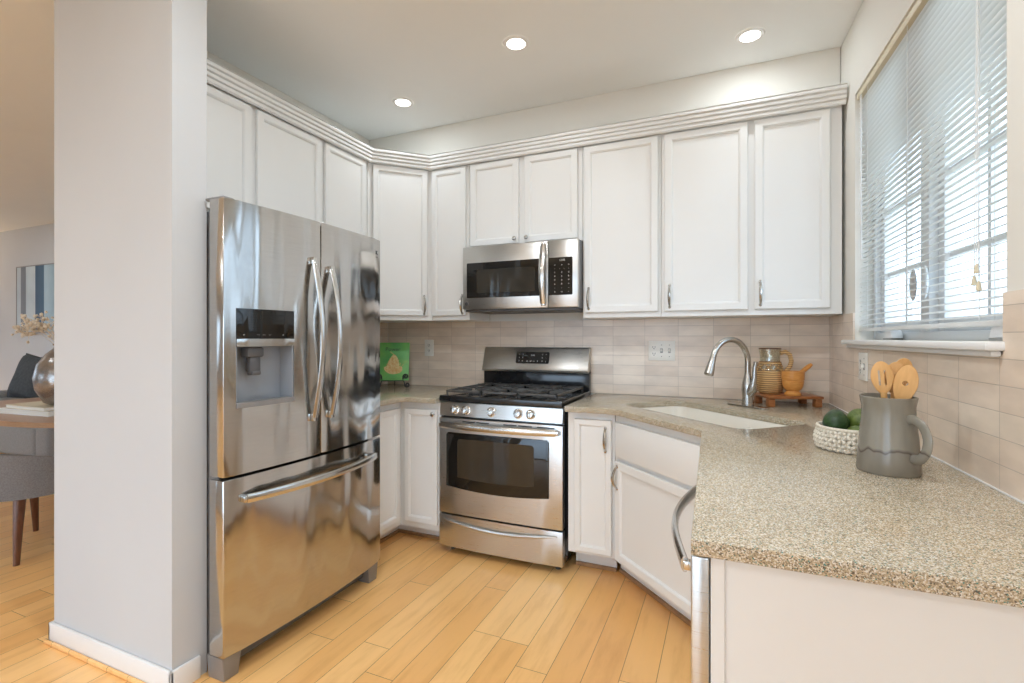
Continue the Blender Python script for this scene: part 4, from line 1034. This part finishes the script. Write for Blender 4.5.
for k in range(60):
    a = random.uniform(0, 2*PI); rr_ = random.uniform(0.2, 0.95)*0.06; p = Vector((rr_*math.cos(a)+0.004, -0.0012, 0.095+rr_*math.sin(a)*0.9))
    q2 = p+Vector((random.uniform(-.018, .018), -0.0002, random.uniform(-.012, .022)))
    o.tube([TL @ p, TL @ ((p+q2)/2+Vector((0.004, 0, 0.003))), TL @ q2], 0.0014, 5)
o.tube([TL @ Vector((0.008, -0.001, 0.165)), TL @ Vector((0.004, -0.001, 0.188)), TL @ Vector((-0.022, -0.001, 0.210))], 0.0022, 6)
o.out('cover_drawing', 'pastry', cv, 'golden pear-shaped drawing')
tt = text('lettering', 'Power', 0.040, 'darkprint', cv, TL @ Vector((-0.005, -0.0008, 0.228)), (PI/2-math.radians(18), 0, 0))

# ------------------------------------------------------------------ dining side
M['fabric'] = noisy('grey_upholstery', (0.16, 0.15, 0.15), (0.23, 0.22, 0.22), 160, 0.95, bstr=0.3)
M['cushion'] = noisy('dark_velvet', (0.035, 0.04, 0.045), (0.06, 0.065, 0.07), 40, 0.8)
M['sofa'] = noisy('sofa_linen', (0.24, 0.235, 0.23), (0.30, 0.295, 0.29), 120, 0.9, bstr=0.2)
tbz = 0.75
dt = thing('dining_table', 'oval brown wooden dining table left of the white stub wall', 'table', (-4.52, 2.16, 0), 0.0)
b = MB(); poly = [((abs(math.cos(a))**0.75)*math.copysign(1.0, math.cos(a))*1.02, (abs(math.sin(a))**0.75)*math.copysign(0.60, math.sin(a))) for a in [2*PI*k/64 for k in range(64)]]
b.prism(poly, tbz-0.032, tbz, bev=0.010); b.out('table_top', 'table', dt)
for sx_, sy_ in ((-1, -1), (1, -1), (1, 1), (-1, 1)):
    MB().tube([(sx_*0.74, sy_*0.36, 0.0005), (sx_*0.62, sy_*0.26, tbz-0.034)], [0.018, 0.032], 14).out('leg', 'walnut', dt)
MB().box(-0.66, 0.66, -0.28, 0.28, tbz-0.088, tbz-0.034, 0.004).out('apron', 'walnut', dt)
def chair(loc, rz, label):
    t = thing('dining_chair', label, 'chair', loc, rz, 'upholstered chairs around the dining table')
    # shell back wraps around the seat; local -y is the back
    def sh(u, v, off):
        a = -PI*1.12*(u-0.5)-PI/2; rx = 0.275+off+0.02*v; ry = 0.25+off+0.03*v
        h = 0.36+v*0.275*(0.62+0.38*math.sin(PI*u)**0.8)
        return (rx*math.cos(a), ry*math.sin(a), h)
    b = MB(); nu, nv = 28, 6
    out_ = [[b.bm.verts.new(sh(i/nu, j/nv, 0.022)) for j in range(nv+1)] for i in range(nu+1)]
    inn = [[b.bm.verts.new(sh(i/nu, j/nv, -0.022)) for j in range(nv+1)] for i in range(nu+1)]
    for i in range(nu):
        for j in range(nv):
            b.bm.faces.new((out_[i][j], out_[i+1][j], out_[i+1][j+1], out_[i][j+1])); b.bm.faces.new((inn[i][j], inn[i][j+1], inn[i+1][j+1], inn[i+1][j]))
        b.bm.faces.new((out_[i][nv], out_[i+1][nv], inn[i+1][nv], inn[i][nv])); b.bm.faces.new((out_[i][0], inn[i][0], inn[i+1][0], out_[i+1][0]))
    for i in (0, nu):
        for j in range(nv): b.bm.faces.new((out_[i][j], out_[i][j+1], inn[i][j+1], inn[i][j]))
    b.out('backrest', 'fabric', t, ang=60)
    b = MB(); b.prism([(0.25*math.copysign(abs(math.cos(a))**0.7, math.cos(a)), 0.225*math.copysign(abs(math.sin(a))**0.7, math.sin(a))+0.02) for a in [2*PI*k/36 for k in range(36)]], 0.37, 0.465, bev=0.02); b.out('seat', 'fabric', t)
    for x, y in ((-0.20, 0.19), (0.20, 0.19), (-0.19, -0.17), (0.19, -0.17)):
        MB().tube([(x*1.15, y*1.2, 0.0005), (x*1.08, y*1.1, 0.2), (x*0.9, y*0.9, 0.369)], [0.012, 0.018, 0.024], 12, w=1.3).out('leg', 'walnut', t)
    return t
chair((-3.90, 1.58, 0), math.radians(14), 'grey upholstered tub chair with walnut legs at the near side of the dining table')
chair((-4.9, 2.95, 0), math.radians(182), 'grey upholstered chair on the far side of the dining table, mostly hidden')
# books and vase on table
bs = thing('large_book', 'large pale book lying at the bottom of the stack under the vase', 'book', (-4.42, 1.90, tbz+0.001), 0.1, 'books under the vase')
MB().box(-0.24, 0.30, -0.15, 0.15, 0.003, 0.030, 0.001).out('pages', 'pages', bs); MB().box(-0.245, 0.305, -0.155, 0.155, 0, 0.0028).box(-0.245, 0.305, -0.155, 0.155, 0.0302, 0.033).out('cover', 'trim', bs)
bs2 = thing('large_book', 'pale book on top of the stack directly under the vase', 'book', (-4.38, 1.90, tbz+0.035), 0.02, 'books under the vase')
MB().box(-0.21, 0.25, -0.14, 0.14, 0.003, 0.022, 0.001).out('pages', 'pages', bs2); MB().box(-0.215, 0.255, -0.145, 0.145, 0, 0.0028).box(-0.215, 0.255, -0.145, 0.145, 0.0222, 0.025).out('cover', 'rail', bs2)
M['vase'] = noisy('pewter_glaze', (0.20, 0.18, 0.165), (0.38, 0.35, 0.33), 14, 0.25, metal=0.75, bstr=0.5, bdist=0.01)
vb = Vector((-4.22, 1.92, tbz+0.0608))
va_ = thing('floral_vase', 'hammered pewter grey vase on the books on the dining table', 'vase', vb)
MB().lathe([(0.075, 0.0), (0.11, 0.02), (0.155, 0.11), (0.165, 0.19), (0.145, 0.28), (0.10, 0.35), (0.062, 0.385), (0.055, 0.40), (0.066, 0.42), (0.060, 0.42), (0.048, 0.40), (0.05, 0.37), (0, 0.36)], 40).out('vessel', 'vase', va_)
M['twig'] = noisy('dried_blossom', (0.62, 0.50, 0.36), (0.82, 0.74, 0.62), 50, 0.9)
b = MB(); random.seed(11)
for k in range(34):
    a = random.uniform(0, 2*PI); r = random.uniform(0.10, 0.30); hh = random.uniform(0.02, 0.20)
    p0 = Vector((random.uniform(-.02, .02), random.uniform(-.02, .02), 0.39)); p2 = Vector((r*math.cos(a), r*math.sin(a), 0.42+hh)); p1 = (p0+p2)/2+Vector((0, 0, 0.06))
    b.tube([p0, p1, p2], 0.002, 5)
    for j in range(9):
        q_ = p1.lerp(p2, random.uniform(0.2, 1.1))+Vector([random.uniform(-.035, .035) for _ in range(3)])
        b.tube([p1.lerp(p2, 0.6), q_], 0.0012, 4); b.ball(q_, random.uniform(0.006, 0.012), u=7, v=5)
tag(b.out('dried_branches', 'twig'), 'cream dried blossom branches standing in the pewter vase', 'dried flowers').location = vb
# sofa with pillows
so = thing('sofa', 'grey sofa beyond the dining table', 'sofa', (-7.1, 2.95, 0), 0)
b = MB(); b.box(-1.0, 1.0, -0.42, 0.42, 0.10, 0.42, 0.04, 3); b.out('base', 'sofa', so)
b = MB(); b.box(-1.0, 1.0, 0.20, 0.44, 0.425, 0.80, 0.06, 3); b.out('backrest', 'sofa', so)
for x in (-1.11, 1.11): MB().box(x-0.11, x+0.11, -0.42, 0.44, 0.10, 0.62, 0.05, 3).out('armrest', 'sofa', so)
for x in (-0.5, 0.5): MB().box(x-0.49, x+0.49, -0.44, 0.19, 0.425, 0.55, 0.04, 3).out('seat_cushion', 'sofa', so)
for x in (-1.0, 1.0):
    for y in (-0.36, 0.36): MB().tube([(x, y, 0.0005), (x, y, 0.099)], [0.015, 0.025], 10).out('leg', 'walnut', so)
def pillow(loc, rot, m, lab):
    b = MB(); n = 14
    def f(u, v, s): 
        x, z = 2*u-1, 2*v-1; k = max(0, (1-x**4)*(1-z**4))**0.5; pin = 1-0.10*(1-abs(x*z)); 
        return (0.26*x*pin, s*0.085*k, 0.26*z*pin)
    for s in (-1, 1): b.grid(lambda u, v: f(u, v, s), n, n)
    bmesh.ops.remove_doubles(b.bm, verts=b.bm.verts[:], dist=1e-4)
    o = b.out('throw_pillow', m, ang=70); tag(o, lab, 'pillow', 'throw pillows on the sofa'); o.location = loc; o.rotation_euler = rot
pillow((-7.15, 2.95, 0.83), (-0.3, 0.08, 0.1), 'cushion', 'dark grey throw pillow at the left of the sofa view')
pillow((-6.45, 2.96, 0.90), (-0.35, 0.45, -0.1), 'cushion', 'dark throw pillow tilted beside the vase')
# picture
def art():
    m = mat('blue_abstract_canvas', (0.4, 0.5, 0.6), 0.5)
    t = N(m, 'ShaderNodeTexCoord'); s = N(m, 'ShaderNodeSeparateXYZ'); L(m, t.outputs['Object'], s.inputs[0])
    r = ramp(m, s.outputs['X'], [(0.0, (0.50, 0.56, 0.60)), (0.11, (0.50, 0.56, 0.60)), (0.115, (0.20, 0.22, 0.25)), (0.24, (0.20, 0.22, 0.25)), (0.245, (0.52, 0.60, 0.64)), (0.47, (0.58, 0.64, 0.67)), (0.475, (0.04, 0.09, 0.16)), (0.68, (0.06, 0.13, 0.21)), (0.69, (0.42, 0.55, 0.62)), (1.0, (0.32, 0.45, 0.53))])
    n = noise(m, coords(m, (1, 1, 0.5)), 6, 5); L(m, mix(m, 0.5, r, ramp(m, n.outputs[0], [(0.3, (0.7, 0.75, 0.8)), (0.7, (1.1, 1.1, 1.1))]), 'MULTIPLY'), P(m).inputs['Base Color']); return m
M['art'] = art()
pc_ = thing('wall_picture', 'blue and grey abstract picture on the far wall above the sofa', 'picture', (-8.74, 3.479, 1.34))
MB().box(0.012, 1.188, -0.032, -0.003, 0.012, 0.868).out('canvas', 'art', pc_)
b = MB(); b.box(0, 1.2, -0.036, -0.001, 0, 0.0115); b.box(0, 1.2, -0.036, -0.001, 0.8685, 0.88); b.box(0, 0.0115, -0.036, -0.001, 0.0115, 0.8685); b.box(1.1885, 1.2, -0.036, -0.001, 0.0115, 0.8685); b.out('frame', 'greyside', pc_)
# table lamp at the far left, just out of the picture, lights the far wall
lp = thing('floor_lamp', 'lit floor lamp beside the sofa at the far left, outside the photo', 'lamp', (-9.9, 3.1, 0))
MB().lathe([(0.13, 0.0005), (0.13, 0.02), (0.012, 0.03), (0.010, 1.30)], 24).out('stand', 'nickel', lp)
MB().lathe([(0.16, 1.25), (0.12, 1.50)], 32, cap=False).out('lamp_shade', 'trim', lp)
pl = bpy.data.lights.new('bulb', 'POINT'); pl.energy = 18; pl.color = (1, 0.78, 0.55); pl.shadow_soft_size = 0.05
po = bpy.data.objects.new('bulb', pl); COL.objects.link(po); po.parent = lp; po.location = (0, 0, 1.40)

# ------------------------------------------------------------------ outdoors seen through the blind: bare trees, ground, neighbouring house
M['lawn'] = noisy('pale_lawn', (0.30, 0.32, 0.26), (0.42, 0.42, 0.36), 1.5, 0.95)
struct(MB().box(1.65, 30, -25, 25, -0.9, -0.8).out('ground_outside', 'lawn'))
M['bark'] = noisy('grey_bark', (0.20, 0.19, 0.18), (0.30, 0.28, 0.27), 20, 0.9)
def tree(x, y, h, seed, lab):
    random.seed(seed); t = thing('bare_tree', lab, 'tree', (x, y, -0.8), 0, 'bare winter trees outside the window')
    b = MB(); b.tube([(0, 0, 0), (0.05, 0, h*0.4), (-0.05, 0.05, h*0.75), (0, 0, h)], [0.14, 0.11, 0.06, 0.02], 8); b.out('trunk', 'bark', t)
    b = MB()
    for k in range(34):
        z = random.uniform(0.25, 0.95)*h; a = random.uniform(0, 2*PI); l_ = random.uniform(0.7, 1.9)*(1.1-z/h)+0.3
        p0 = Vector((0, 0, z)); p1 = p0+Vector((math.cos(a)*l_*.5, math.sin(a)*l_*.5, l_*.3)); p2 = p0+Vector((math.cos(a+.2)*l_, math.sin(a+.2)*l_, l_*.8))
        b.tube([p0, p1, p2], [0.03, 0.018, 0.006], 5)
        for j in range(4):
            a2 = a+random.uniform(-1, 1); q_ = p1.lerp(p2, random.uniform(0, .8)); b.tube([q_, q_+Vector((math.cos(a2)*.4, math.sin(a2)*.4, .35))], [0.010, 0.003], 4)
    b.out('branches', 'bark', t)
tree(5.5, 8.0, 6.5, 1, 'bare tree outside the window, nearest the back corner'); tree(8.0, 7.0, 7.5, 2, 'tall bare tree farther out beyond the window'); tree(4.0, 2.8, 5.5, 4, 'bare tree outside the near end of the window')
